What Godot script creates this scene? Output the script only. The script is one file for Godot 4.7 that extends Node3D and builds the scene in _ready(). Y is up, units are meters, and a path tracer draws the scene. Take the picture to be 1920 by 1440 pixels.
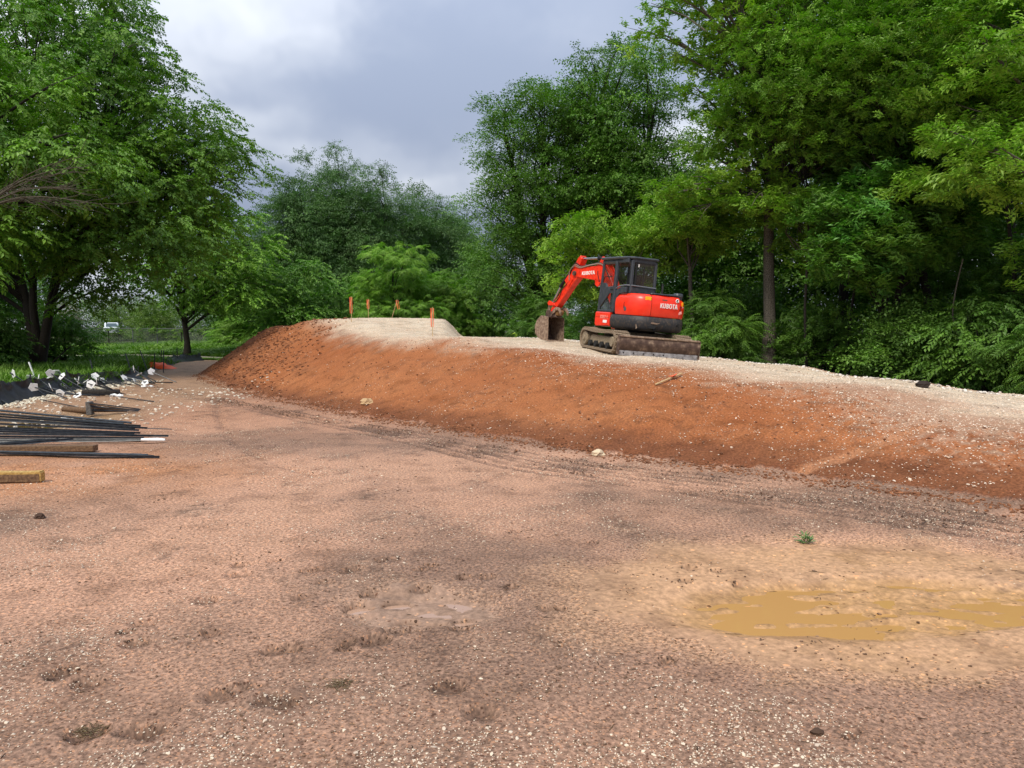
extends Node3D

# ---------------------------------------------------------------- state
var used := {}
var n_low := FastNoiseLite.new()
var n_mid := FastNoiseLite.new()
var n_fine := FastNoiseLite.new()
var M := {}
var foot := PackedVector2Array()
var foot_slope := PackedFloat32Array()
var tops: Array[Vector3] = []
var dents: Array[Vector3] = []      # x, distance, radius of the foot prints
var ruts: Array[PackedVector2Array] = []
var leaf_meshes := {}


func _ready():
	# ---- camera
	var cam := Camera3D.new()
	cam.name = "camera"
	cam.fov = 54.8
	cam.near = 0.1
	cam.far = 1500.0
	cam.position = Vector3(0, 1.65, 0)
	cam.rotation_degrees = Vector3(-4.11, 0, 0)
	add_child(cam)
	cam.current = true
	# ---- sky, air, exposure
	var env := Environment.new()
	env.background_mode = Environment.BG_SKY
	env.sky = Sky.new()
	env.sky.sky_material = overcast_sky()
	env.background_energy_multiplier = 1.0
	env.tonemap_mode = Environment.TONE_MAPPER_LINEAR
	env.tonemap_exposure = 2.3
	env.sdfgi_enabled = true
	env.ssao_enabled = true
	env.ssil_enabled = true
	var we := WorldEnvironment.new()
	we.name = "environment"
	we.environment = env
	add_child(we)
	# ---- the sun behind thin cloud
	var sun := DirectionalLight3D.new()
	sun.name = "sun"
	sun.light_energy = 0.5
	sun.light_color = Color(1.0, 0.965, 0.9)
	sun.light_angular_distance = 24.0
	sun.shadow_enabled = true
	sun.rotation_degrees = Vector3(-50, -28, 0)
	add_child(sun)

	setup_noise()
	setup_materials()
	setup_land()
	build_land()
	build_trees()
	build_excavator()
	build_site_things()
	scatter_small()


# ---------------------------------------------------------------- sky
func overcast_sky() -> PanoramaSkyMaterial:
	var w := 1024
	var h := 512
	var a := FastNoiseLite.new()
	a.seed = 11
	a.noise_type = FastNoiseLite.TYPE_SIMPLEX_SMOOTH
	a.frequency = 0.55
	a.fractal_octaves = 5
	a.fractal_gain = 0.48
	a.domain_warp_enabled = true
	a.domain_warp_amplitude = 0.6
	a.domain_warp_frequency = 0.5
	var b := FastNoiseLite.new()
	b.seed = 5
	b.frequency = 0.22
	b.fractal_octaves = 3
	var im := Image.create_empty(w, h, false, Image.FORMAT_RGBF)
	for j in h:
		var el := (0.5 - (j + 0.5) / h) * PI
		var sy := sin(el)
		var cy := cos(el)
		for i in w:
			if sy < -0.02:
				im.set_pixel(i, j, Color(0.14, 0.12, 0.1))
				continue
			var az := ((i + 0.5) / w - 0.5) * TAU
			var dx := sin(az) * cy
			var dz := -cos(az) * cy
			var k := 1.5 / (maxf(sy, 0.0) + 0.22)
			var px := dx * k + 3.4
			var pz := dz * k + 1.7
			var n: float = a.get_noise_2d(px, pz)
			var m: float = b.get_noise_2d(px, pz)
			var low: float = clampf(1.0 - sy / 0.42, 0.0, 1.0)
			var thin := smoothstep(-0.25, 0.75, n * 0.75 + m * 0.5 + 0.06 + 0.26 * low)   # where the sheet of cloud lets light through
			var c := Color(0.168, 0.199, 0.268).lerp(Color(0.42, 0.44, 0.475), thin * thin)
			var s := (1.0 + 2.0 * maxf(sy, 0.0)) / 1.5
			im.set_pixel(i, j, Color(c.r * s, c.g * s, c.b * s))
	var sky := PanoramaSkyMaterial.new()
	sky.panorama = ImageTexture.create_from_image(im)
	return sky


# ---------------------------------------------------------------- naming
func numbered(called: String) -> String:
	var n: int = used.get(called, 0)
	used[called] = n + 1
	return called if n == 0 else "%s_%03d" % [called, n]


func tag(o: Node, label := "", category := "", group := "", kind := "") -> Node:
	if label: o.set_meta("label", label)
	if category: o.set_meta("category", category)
	if group: o.set_meta("group", group)
	if kind: o.set_meta("kind", kind)
	return o


func thing(called: String, label: String, category: String, at := Vector3.ZERO, turn := 0.0, group := "") -> Node3D:
	var o := Node3D.new()
	o.name = numbered(called)
	add_child(o)
	o.position = at
	o.rotation.y = turn
	tag(o, label, category, group)
	return o


func put(called: String, mesh: Mesh, mat: Material, parent: Node = null, xf := Transform3D()) -> MeshInstance3D:
	var o := MeshInstance3D.new()
	o.mesh = mesh
	o.material_override = mat
	o.transform = xf
	if parent == null:
		o.name = numbered(called)
		add_child(o)
	else:
		var n := 0
		var nm := called
		while parent.has_node(NodePath(nm)):
			n += 1
			nm = "%s_%03d" % [called, n]
		o.name = nm
		parent.add_child(o, true)
	return o


func copy_of(o: Node3D, label: String) -> Node3D:
	var c: Node3D = o.duplicate()
	var base: String = o.name
	var cut := base.rfind("_0")
	if cut > 0 and base.length() - cut == 4:
		base = base.substr(0, cut)
	c.name = numbered(base)
	add_child(c)
	c.set_meta("label", label)
	return c


func lin(r: float, g: float, b: float) -> Color:   # a base colour given in linear values
	return Color(r, g, b).linear_to_srgb()


func rnd(s: int) -> RandomNumberGenerator:
	var r := RandomNumberGenerator.new()
	r.seed = s
	return r


# ---------------------------------------------------------------- shapes
func st_new() -> SurfaceTool:
	var st := SurfaceTool.new()
	st.begin(Mesh.PRIMITIVE_TRIANGLES)
	return st


func fin(st: SurfaceTool) -> ArrayMesh:
	st.generate_normals()
	return st.commit()


func tri(st: SurfaceTool, a: Vector3, b: Vector3, c: Vector3) -> void:   # counter-clockwise seen from outside
	st.add_vertex(a)
	st.add_vertex(c)
	st.add_vertex(b)


func quad(st: SurfaceTool, a: Vector3, b: Vector3, c: Vector3, d: Vector3) -> void:
	tri(st, a, b, c)
	tri(st, a, c, d)


func inset(p: PackedVector2Array, by: float) -> PackedVector2Array:
	var out := PackedVector2Array()
	var n := p.size()
	for i in n:
		var e0 := (p[i] - p[(i + n - 1) % n]).normalized()
		var e1 := (p[(i + 1) % n] - p[i]).normalized()
		var n0 := Vector2(-e0.y, e0.x)
		var n1 := Vector2(-e1.y, e1.x)
		var k := n0 + n1
		var den := maxf(1.0 + n0.dot(n1), 0.35)
		out.append(p[i] + k / den * by)
	return out


# a prism over a counter-clockwise outline in the xy plane, from z0 to z1, its end edges chamfered
func prism(st: SurfaceTool, poly: PackedVector2Array, z0: float, z1: float, bev: float, xf := Transform3D()) -> void:
	st.set_smooth_group(-1)
	var p := poly
	var area := 0.0
	for i in p.size():
		area += p[i].cross(p[(i + 1) % p.size()])
	if area < 0.0:
		p = p.duplicate()
		p.reverse()
	var rings := [[p, z0 + bev], [p, z1 - bev]]
	var caps := [[p, z0], [p, z1]]
	if bev > 0.0:
		var q := inset(p, bev)
		rings = [[q, z0], [p, z0 + bev], [p, z1 - bev], [q, z1]]
		caps = [[q, z0], [q, z1]]
	for r in rings.size() - 1:
		var lo: PackedVector2Array = rings[r][0]
		var hi: PackedVector2Array = rings[r + 1][0]
		var za: float = rings[r][1]
		var zb: float = rings[r + 1][1]
		for i in p.size():
			var j := (i + 1) % p.size()
			quad(st, xf * Vector3(lo[i].x, lo[i].y, za), xf * Vector3(lo[j].x, lo[j].y, za), xf * Vector3(hi[j].x, hi[j].y, zb), xf * Vector3(hi[i].x, hi[i].y, zb))
	var flat: PackedVector2Array = caps[0][0]
	var idx := Geometry2D.triangulate_polygon(flat)
	for t in range(0, idx.size(), 3):
		var a := flat[idx[t]]
		var b := flat[idx[t + 1]]
		var c := flat[idx[t + 2]]
		if (b - a).cross(c - a) < 0.0:
			var s := b
			b = c
			c = s
		tri(st, xf * Vector3(a.x, a.y, caps[1][1]), xf * Vector3(b.x, b.y, caps[1][1]), xf * Vector3(c.x, c.y, caps[1][1]))
		tri(st, xf * Vector3(a.x, a.y, caps[0][1]), xf * Vector3(c.x, c.y, caps[0][1]), xf * Vector3(b.x, b.y, caps[0][1]))


func rect(w: float, h: float, c := 0.0) -> PackedVector2Array:
	var x := w / 2.0
	var y := h / 2.0
	if c <= 0.0:
		return PackedVector2Array([Vector2(-x, -y), Vector2(x, -y), Vector2(x, y), Vector2(-x, y)])
	return PackedVector2Array([Vector2(-x + c, -y), Vector2(x - c, -y), Vector2(x, -y + c), Vector2(x, y - c), Vector2(x - c, y), Vector2(-x + c, y), Vector2(-x, y - c), Vector2(-x, -y + c)])


func box(st: SurfaceTool, at: Vector3, size: Vector3, bev := 0.0, basis := Basis()) -> void:
	prism(st, rect(size.x, size.y, bev), -size.z / 2.0, size.z / 2.0, bev, Transform3D(basis, at))


func side_on(a: Vector3, b: Vector3) -> Basis:   # a basis whose z runs from a to b
	var z := (b - a).normalized()
	var up := Vector3.UP if absf(z.y) < 0.95 else Vector3.RIGHT
	var x := up.cross(z).normalized()
	return Basis(x, z.cross(x), z)


func bar(st: SurfaceTool, a: Vector3, b: Vector3, w: float, h: float, bev := 0.0) -> void:
	prism(st, rect(w, h, bev), 0.0, a.distance_to(b), bev, Transform3D(side_on(a, b), a))


func tube(st: SurfaceTool, pts: PackedVector3Array, radii: PackedFloat32Array, sides := 6, cap := true, smooth := true) -> void:
	st.set_smooth_group(0 if smooth else -1)
	var rings := []
	var last := Vector3.UP
	for i in pts.size():
		var d := (pts[mini(i + 1, pts.size() - 1)] - pts[maxi(i - 1, 0)]).normalized()
		if i == 0:
			last = Vector3.UP if absf(d.y) < 0.9 else Vector3.RIGHT
		var x := last.cross(d).normalized()
		if x.length() < 0.5:
			x = Vector3.FORWARD.cross(d).normalized()
		var y := d.cross(x)
		last = y
		var ring := PackedVector3Array()
		var r: float = radii[mini(i, radii.size() - 1)]
		for k in sides:
			var t := TAU * k / sides
			ring.append(pts[i] + (x * cos(t) + y * sin(t)) * r)
		rings.append(ring)
	for i in rings.size() - 1:
		for k in sides:
			var l := (k + 1) % sides
			quad(st, rings[i][k], rings[i][l], rings[i + 1][l], rings[i + 1][k])
	if cap:
		st.set_smooth_group(-1)
		var f: PackedVector3Array = rings[0]
		var e: PackedVector3Array = rings[-1]
		for k in range(1, sides - 1):
			tri(st, f[0], f[k + 1], f[k])
			tri(st, e[0], e[k], e[k + 1])


func rod(st: SurfaceTool, a: Vector3, b: Vector3, r: float, sides := 8) -> void:
	tube(st, PackedVector3Array([a, b]), PackedFloat32Array([r, r]), sides)


func wheel(st: SurfaceTool, at: Vector3, axis: Vector3, r: float, w: float, sides := 20) -> void:
	var a := axis.normalized() * w / 2.0
	tube(st, PackedVector3Array([at - a, at - a * 0.85, at + a * 0.85, at + a]), PackedFloat32Array([r * 0.93, r, r, r * 0.93]), sides, true, false)


func lump(st: SurfaceTool, r: RandomNumberGenerator, size: Vector3, rough := 0.25, at := Vector3.ZERO, fine := false) -> void:   # an irregular stone or clod
	st.set_smooth_group(-1)
	var v := PackedVector3Array()
	var nu := 8 if fine else 5
	var nv := 5 if fine else 3
	for j in nv + 1:
		for i in nu:
			var th := PI * j / nv
			var ph := TAU * (i + 0.5 * (j % 2)) / nu
			var k := 1.0 + r.randf_range(-rough, rough)
			v.append(at + Vector3(sin(th) * cos(ph) * size.x, cos(th) * size.y, sin(th) * sin(ph) * size.z) * 0.5 * k)
	for i in nu:
		v[i] = v[0]
		v[nv * nu + i] = v[nv * nu]
	for j in nv:
		for i in nu:
			var k := (i + 1) % nu
			if j > 0:
				tri(st, v[j * nu + i], v[j * nu + k], v[(j + 1) * nu + k])
			if j < nv - 1:
				tri(st, v[j * nu + i], v[(j + 1) * nu + k], v[(j + 1) * nu + i])


# ---------------------------------------------------------------- materials
func mat(c: Color, rough := 0.7, metal := 0.0) -> StandardMaterial3D:
	var m := StandardMaterial3D.new()
	m.albedo_color = c
	m.roughness = rough
	m.metallic = metal
	return m


func noise_tex(seed_: int, freq: float, stops: Array, size := 256, octaves := 5, kind := FastNoiseLite.TYPE_SIMPLEX_SMOOTH) -> NoiseTexture2D:
	var n := FastNoiseLite.new()
	n.seed = seed_
	n.noise_type = kind
	n.frequency = freq
	n.fractal_octaves = octaves
	var t := NoiseTexture2D.new()
	t.width = size
	t.height = size
	t.seamless = true
	t.noise = n
	if stops:
		var g := Gradient.new()
		var off := PackedFloat32Array()
		var col := PackedColorArray()
		for s in stops:
			off.append(s[0])
			col.append(s[1])
		g.offsets = off
		g.colors = col
		t.color_ramp = g
	return t


# a surface whose colour wanders through the given stops, mapped on the thing's own axes
func worn(stops: Array, scale: float, rough := 0.6, metal := 0.0, freq := 0.02, seed_ := 1, bump := 0.0) -> StandardMaterial3D:
	var m := mat(Color.WHITE, rough, metal)
	m.albedo_texture = noise_tex(seed_, freq, stops)
	m.uv1_triplanar = true
	m.uv1_scale = Vector3.ONE * scale
	if bump > 0.0:
		m.heightmap_enabled = true
		m.heightmap_texture = noise_tex(seed_ + 50, freq * 2.0, [])
		m.heightmap_scale = bump
	return m


func setup_noise() -> void:
	n_low.seed = 3
	n_low.frequency = 0.16
	n_low.fractal_octaves = 3
	n_mid.seed = 8
	n_mid.frequency = 0.9
	n_mid.fractal_octaves = 4
	n_fine.seed = 21
	n_fine.frequency = 5.0
	n_fine.fractal_octaves = 3


# fine grain of damp earth with small chips of pale stone pressed into it
func earth_image(size: int, chips: int, seed_: int, contrast: float, dark := 0.32) -> Image:
	var n := FastNoiseLite.new()
	n.seed = seed_
	n.frequency = 0.055
	n.fractal_octaves = 6
	n.fractal_gain = 0.72
	var g := n.get_seamless_image(size, size)
	g.convert(Image.FORMAT_L8)
	var src := g.get_data()
	var out := PackedByteArray()
	out.resize(size * size * 3)
	for i in size * size:
		var v := 0.71 + (src[i] / 255.0 - 0.5) * contrast
		var b := clampi(int(v * 255.0), 0, 255)
		out[i * 3] = b
		out[i * 3 + 1] = clampi(int(v * 253.0), 0, 255)
		out[i * 3 + 2] = clampi(int(v * 249.0), 0, 255)
	var im := Image.create_from_data(size, size, false, Image.FORMAT_RGB8, out)
	var r := rnd(seed_ + 100)
	for c in chips:
		var cx := r.randi_range(0, size - 1)
		var cy := r.randi_range(0, size - 1)
		var rad := r.randf_range(1.0, 2.7) * (1.8 if r.randf() < 0.05 else 1.0)
		var pale := r.randf()
		var col := Color(0.98, 0.93, 0.85).lerp(Color(0.82, 0.76, 0.70), r.randf()) if pale > dark else Color(0.42, 0.38, 0.35).lerp(Color(0.56, 0.5, 0.46), r.randf())
		var q := int(ceil(rad))
		var sq := r.randf_range(0.55, 1.0)
		for dy in range(-q, q + 1):
			for dx in range(-q, q + 1):
				if dx * dx + dy * dy / (sq * sq) <= rad * rad:
					im.set_pixel((cx + dx + size) % size, (cy + dy + size) % size, col)
	return im


func earth(im: Image, tile: float, rough: float, bump: float, spec := 0.5) -> StandardMaterial3D:
	var m := mat(lin(1.24, 1.24, 1.24), rough)
	var t := ImageTexture.create_from_image(im)
	m.vertex_color_use_as_albedo = true
	m.albedo_texture = t
	m.uv1_scale = Vector3(1.0 / tile, 1.0 / tile, 1)
	m.metallic_specular = spec
	m.heightmap_enabled = true
	m.heightmap_texture = t
	m.heightmap_scale = bump
	m.detail_enabled = true
	m.detail_blend_mode = BaseMaterial3D.BLEND_MODE_MUL
	m.detail_uv_layer = BaseMaterial3D.DETAIL_UV_2
	m.detail_albedo = M.blotch
	return m


func setup_materials() -> void:
	M.blotch = noise_tex(77, 0.012, [[0.0, Color(0.8, 0.79, 0.78)], [0.45, Color(0.97, 0.97, 0.97)], [1.0, Color(1, 1, 1)]], 512, 6)
	var dirt := earth_image(1024, 15000, 4, 0.62, 0.45)
	var slope := earth_image(1024, 2600, 9, 0.42)
	var pale := earth_image(512, 3000, 14, 0.34, 0.12)
	M.dirt = earth(dirt, 2.1, 0.68, 0.32, 0.3)
	M.mud = earth(earth_image(512, 500, 31, 0.30), 1.9, 0.5, 0.2, 0.3)
	M.slope = earth(slope, 2.6, 0.9, 0.6, 0.2)
	M.gravel = earth(pale, 1.7, 0.9, 0.4, 0.25)
	M.meadow = earth(slope, 3.1, 0.95, 1.0, 0.2)
	M.water = mat(Color(0.72, 0.55, 0.335), 0.05)
	M.film = mat(Color(0.67, 0.54, 0.45), 0.08)
	M.water_olive = mat(Color(0.40, 0.31, 0.16), 0.06)
	M.leaf = leaf_mat(0.42, Color(0.75, 1.0, 0.22))
	M.leaf_far = leaf_mat(0.5, Color(0.7, 0.95, 0.3))
	M.grass = leaf_mat(0.6, Color(0.8, 1.0, 0.3))
	M.bark = worn([[0.0, Color(0.14, 0.12, 0.10)], [0.5, Color(0.38, 0.35, 0.31)], [1.0, Color(0.56, 0.53, 0.48)]], 1.6, 0.95, 0.0, 0.05, 12, 2.0)
	M.bark_dark = worn([[0.0, Color(0.08, 0.07, 0.06)], [0.5, Color(0.17, 0.15, 0.13)], [1.0, Color(0.28, 0.25, 0.21)]], 1.6, 0.95, 0.0, 0.05, 13, 2.0)
	M.dry = leaf_mat(0.8, Color(0.5, 0.4, 0.2))
	M.dry.albedo_color = lin(0.34, 0.26, 0.18)
	M.weed = leaf_mat(0.6, Color(0.5, 0.7, 0.3))
	M.weed.albedo_color = lin(0.20, 0.30, 0.13)
	M.dead = worn([[0.0, Color(0.24, 0.22, 0.18)], [1.0, Color(0.42, 0.39, 0.33)]], 2.0, 0.95, 0.0, 0.05, 15)


func leaf_mat(rough: float, through: Color) -> StandardMaterial3D:
	var m := mat(Color.WHITE, rough)
	m.vertex_color_use_as_albedo = true
	m.metallic_specular = 0.35
	m.backlight_enabled = true
	m.backlight = through * 0.8
	return m


# ---------------------------------------------------------------- the lie of the land; x to the right, d away from the camera
func setup_land() -> void:
	# outline of the embankment on the ground
	var near := [Vector2(-11.7, 27.6), Vector2(-9.3, 23.2), Vector2(-7.06, 19.61), Vector2(-4.73, 16.48), Vector2(-3.35, 14.77), Vector2(-1.95, 13.2), Vector2(0.0, 11.0), Vector2(1.66, 9.45), Vector2(2.96, 8.4), Vector2(3.92, 7.45), Vector2(4.71, 6.72), Vector2(7.0, 4.9), Vector2(12.0, 1.5)]
	var far := [Vector2(20, 5), Vector2(15, 10.6), Vector2(12.6, 13.0), Vector2(10.6, 14.9), Vector2(9.7, 16.2), Vector2(8.8, 18.1), Vector2(7.8, 20.5), Vector2(6.4, 22.4), Vector2(4.2, 25.4), Vector2(2.4, 29.0), Vector2(0.0, 33.5), Vector2(-4, 37), Vector2(-9, 37), Vector2(-12.2, 32.5)]
	foot.append_array(PackedVector2Array(near))
	foot.append_array(PackedVector2Array(far))
	# how steep the bank rises from each stretch of the outline
	foot_slope = PackedFloat32Array([0.6, 0.5, 0.44, 0.38, 0.33, 0.29, 0.26, 0.24, 0.22, 0.22, 0.22, 0.22, 0.4])
	for p in far:
		foot_slope.append(1.15)
	foot_slope[foot_slope.size() - 1] = 0.9
	# heights measured over the top: x, d, height
	tops = [Vector3(12, 3, 0.3), Vector3(6.1, 8.8, 0.46), Vector3(9.9, 14.2, 0.38), Vector3(8.0, 17.2, 0.55), Vector3(14, 10, 0.3), Vector3(4.25, 12.2, 0.78), Vector3(2.5, 14.2, 1.0), Vector3(0, 17.5, 1.25),
		Vector3(1.9, 19.7, 1.21), Vector3(2.6, 17.1, 1.08), Vector3(4.4, 17.8, 0.93), Vector3(3.6, 20.4, 1.06), Vector3(6.9, 19.9, 0.75), Vector3(5.6, 22, 0.87), Vector3(1.5, 23.9, 1.25), Vector3(1.1, 22.9, 1.34), Vector3(-1.7, 19.2, 1.5),
		Vector3(-4.8, 19.5, 1.62), Vector3(-4.3, 27, 1.5), Vector3(-7, 25.5, 1.48), Vector3(-9, 30, 1.22), Vector3(-5.5, 31, 1.5), Vector3(0.4, 28, 1.36), Vector3(0, 31, 1.38)]
	ruts = [
		PackedVector2Array([Vector2(-12.5, 24), Vector2(-7.13, 17.63), Vector2(-3.51, 13.45), Vector2(-1.66, 11.3), Vector2(0.0, 9.2), Vector2(1.39, 8.0), Vector2(2.75, 6.98), Vector2(3.45, 6.38), Vector2(4.6, 5.5)]),
		PackedVector2Array([Vector2(-7.4, 18.2), Vector2(-3.9, 14.2), Vector2(-2.0, 12.2), Vector2(-0.46, 10.45), Vector2(0.93, 9.1), Vector2(2.05, 8.3), Vector2(3.03, 7.55), Vector2(3.71, 6.87), Vector2(4.6, 5.9)]),
		PackedVector2Array([Vector2(-7.4, 18.5), Vector2(-6.5, 16.3), Vector2(-5.1, 12.9), Vector2(-3.99, 10.6), Vector2(-3.0, 9.2), Vector2(-2.2, 8.4)]),
		PackedVector2Array([Vector2(-7.6, 8.9), Vector2(-5.0, 8.5), Vector2(-4.0, 8.9), Vector2(-3.3, 10.2)]),
	]
	var r := rnd(40)
	for i in 44:   # prints of boots and hooves in the soft ground
		dents.append(Vector3(r.randf_range(-2.3, 0.3), r.randf_range(2.9, 5.4), r.randf_range(0.045, 0.075)))
	for i in 16:
		dents.append(Vector3(r.randf_range(-1.0, 2.6), r.randf_range(2.7, 6.2), r.randf_range(0.03, 0.055)))


func top_at(x: float, d: float) -> float:
	var s := 0.0
	var w := 0.0
	for t in tops:
		var q := 1.0 / pow((x - t.x) * (x - t.x) + (d - t.y) * (d - t.y) + 1.0, 2.0)
		s += q * t.z
		w += q
	# the raised table at the far end
	return s / w + 0.60 * smoothstep(0.15, -0.65, x + 0.0685 * d) * smoothstep(20.5, 26.0, d)


# x: height of the embankment, y: how far up its side (slope height minus top height)
func mound(x: float, d: float) -> Vector2:
	if x < -13.5 or x > 20.5 or d < 1.0 or d > 38.0:
		return Vector2(0, -9)
	var p := Vector2(x + 0.10 * n_mid.get_noise_2d(x, d) + 0.18 * n_low.get_noise_2d(x * 3.0, d * 3.0), d + 0.10 * n_mid.get_noise_2d(d + 40.0, x))
	var n := foot.size()
	var odd := false
	for i in n:
		var a := foot[i]
		var b := foot[(i + 1) % n]
		if (a.y > p.y) != (b.y > p.y) and p.x < (b.x - a.x) * (p.y - a.y) / (b.y - a.y) + a.x:
			odd = not odd
	if not odd:
		return Vector2(0, -9)
	var h := 9.0
	for i in n:
		var a := foot[i]
		var b := foot[(i + 1) % n]
		var ab := b - a
		var t := clampf((p - a).dot(ab) / ab.length_squared(), 0.0, 1.0)
		var s := (p - a - ab * t).length() * foot_slope[i]
		if s < h + 0.25:
			var k := maxf(0.25 - absf(s - h), 0.0) / 0.25
			h = minf(h, s) - k * k * 0.25 * 0.25
	h = maxf(h, 0.0)
	var top := top_at(x, d)
	var kk := 0.28 if x < -3.0 else 0.16
	var k2 := maxf(kk - absf(top - h), 0.0) / kk
	return Vector2(maxf(minf(h, top) - k2 * k2 * kk * 0.25, 0.0), h - top)


func near_line(l: PackedVector2Array, x: float, d: float) -> float:
	var best := 99.0
	for i in l.size() - 1:
		var ab := l[i + 1] - l[i]
		var p := Vector2(x, d) - l[i]
		best = minf(best, (p - ab * clampf(p.dot(ab) / ab.length_squared(), 0.0, 1.0)).length())
	return best


func blob(x: float, d: float, cx: float, cd: float, rx: float, rd: float, turn := 0.0) -> float:   # 1 inside, 0 at the edge and beyond
	var q := Vector2(x - cx, d - cd).rotated(turn)
	return clampf(1.35 - Vector2(q.x / rx, q.y / rd).length(), 0.0, 1.0)


func base_height(x: float, d: float) -> float:
	var lo: float = n_low.get_noise_2d(x, d)
	var mi: float = n_mid.get_noise_2d(x, d)
	var h := lo * 0.035 + mi * 0.016
	var far := smoothstep(14.0, 40.0, d) * smoothstep(-8.0, -14.0, x)
	h += far * (0.10 + 0.25 * n_low.get_noise_2d(x * 0.4 + 70.0, d * 0.4))
	if d < 9.0 and x > -2.0:
		var p := blob(x, d, 2.2, 4.42, 1.15, 0.42, -0.10)
		h = lerpf(h, -0.052 + mi * 0.030 + 0.028 * n_fine.get_noise_2d(x * 0.35, d * 1.0), smoothstep(0.0, 0.55, p))
	if d < 6.0 and x < 1.0:
		var s := blob(x, d, -0.52, 4.32, 0.5, 0.28)
		h = lerpf(h, -0.040 + mi * 0.022 + 0.02 * n_fine.get_noise_2d(x * 0.5, d * 1.4), smoothstep(0.0, 0.6, s))
	if x < -6.0 and d < 18.0 and d > 10.0:
		var o := blob(x, d, -8.5, 13.4, 1.0, 1.3, 0.2)
		h = lerpf(h, -0.06 + mi * 0.02, smoothstep(0.0, 0.6, o))
	return h


func height(x: float, d: float) -> float:
	var m := mound(x, d)
	var h := base_height(x, d) * (1.0 - 0.6 * smoothstep(0.0, 0.3, m.x)) + m.x
	if m.x > 0.02:
		h += 0.02 * n_fine.get_noise_2d(x * 0.35, d * 0.35) * smoothstep(0.3, -0.3, m.y) + 0.035 * smoothstep(0.25, 0.05, m.x) * n_fine.get_noise_2d(x * 0.5, d * 0.5)
	return h


func on_land(x: float, d: float, up := 0.0) -> Vector3:
	return Vector3(x, height(x, d) + up, -d)


func axis(stops: Array) -> PackedFloat32Array:   # [from, to, step] runs
	var out := PackedFloat32Array()
	for s in stops:
		var n := int(round(absf(s[1] - s[0]) / s[2]))
		for i in n:
			out.append(lerpf(s[0], s[1], float(i) / n))
	out.append(stops[-1][1])
	return out


func mixc(a: Color, b: Color, t: float) -> Color:
	return a.lerp(b, clampf(t, 0.0, 1.0))


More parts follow.
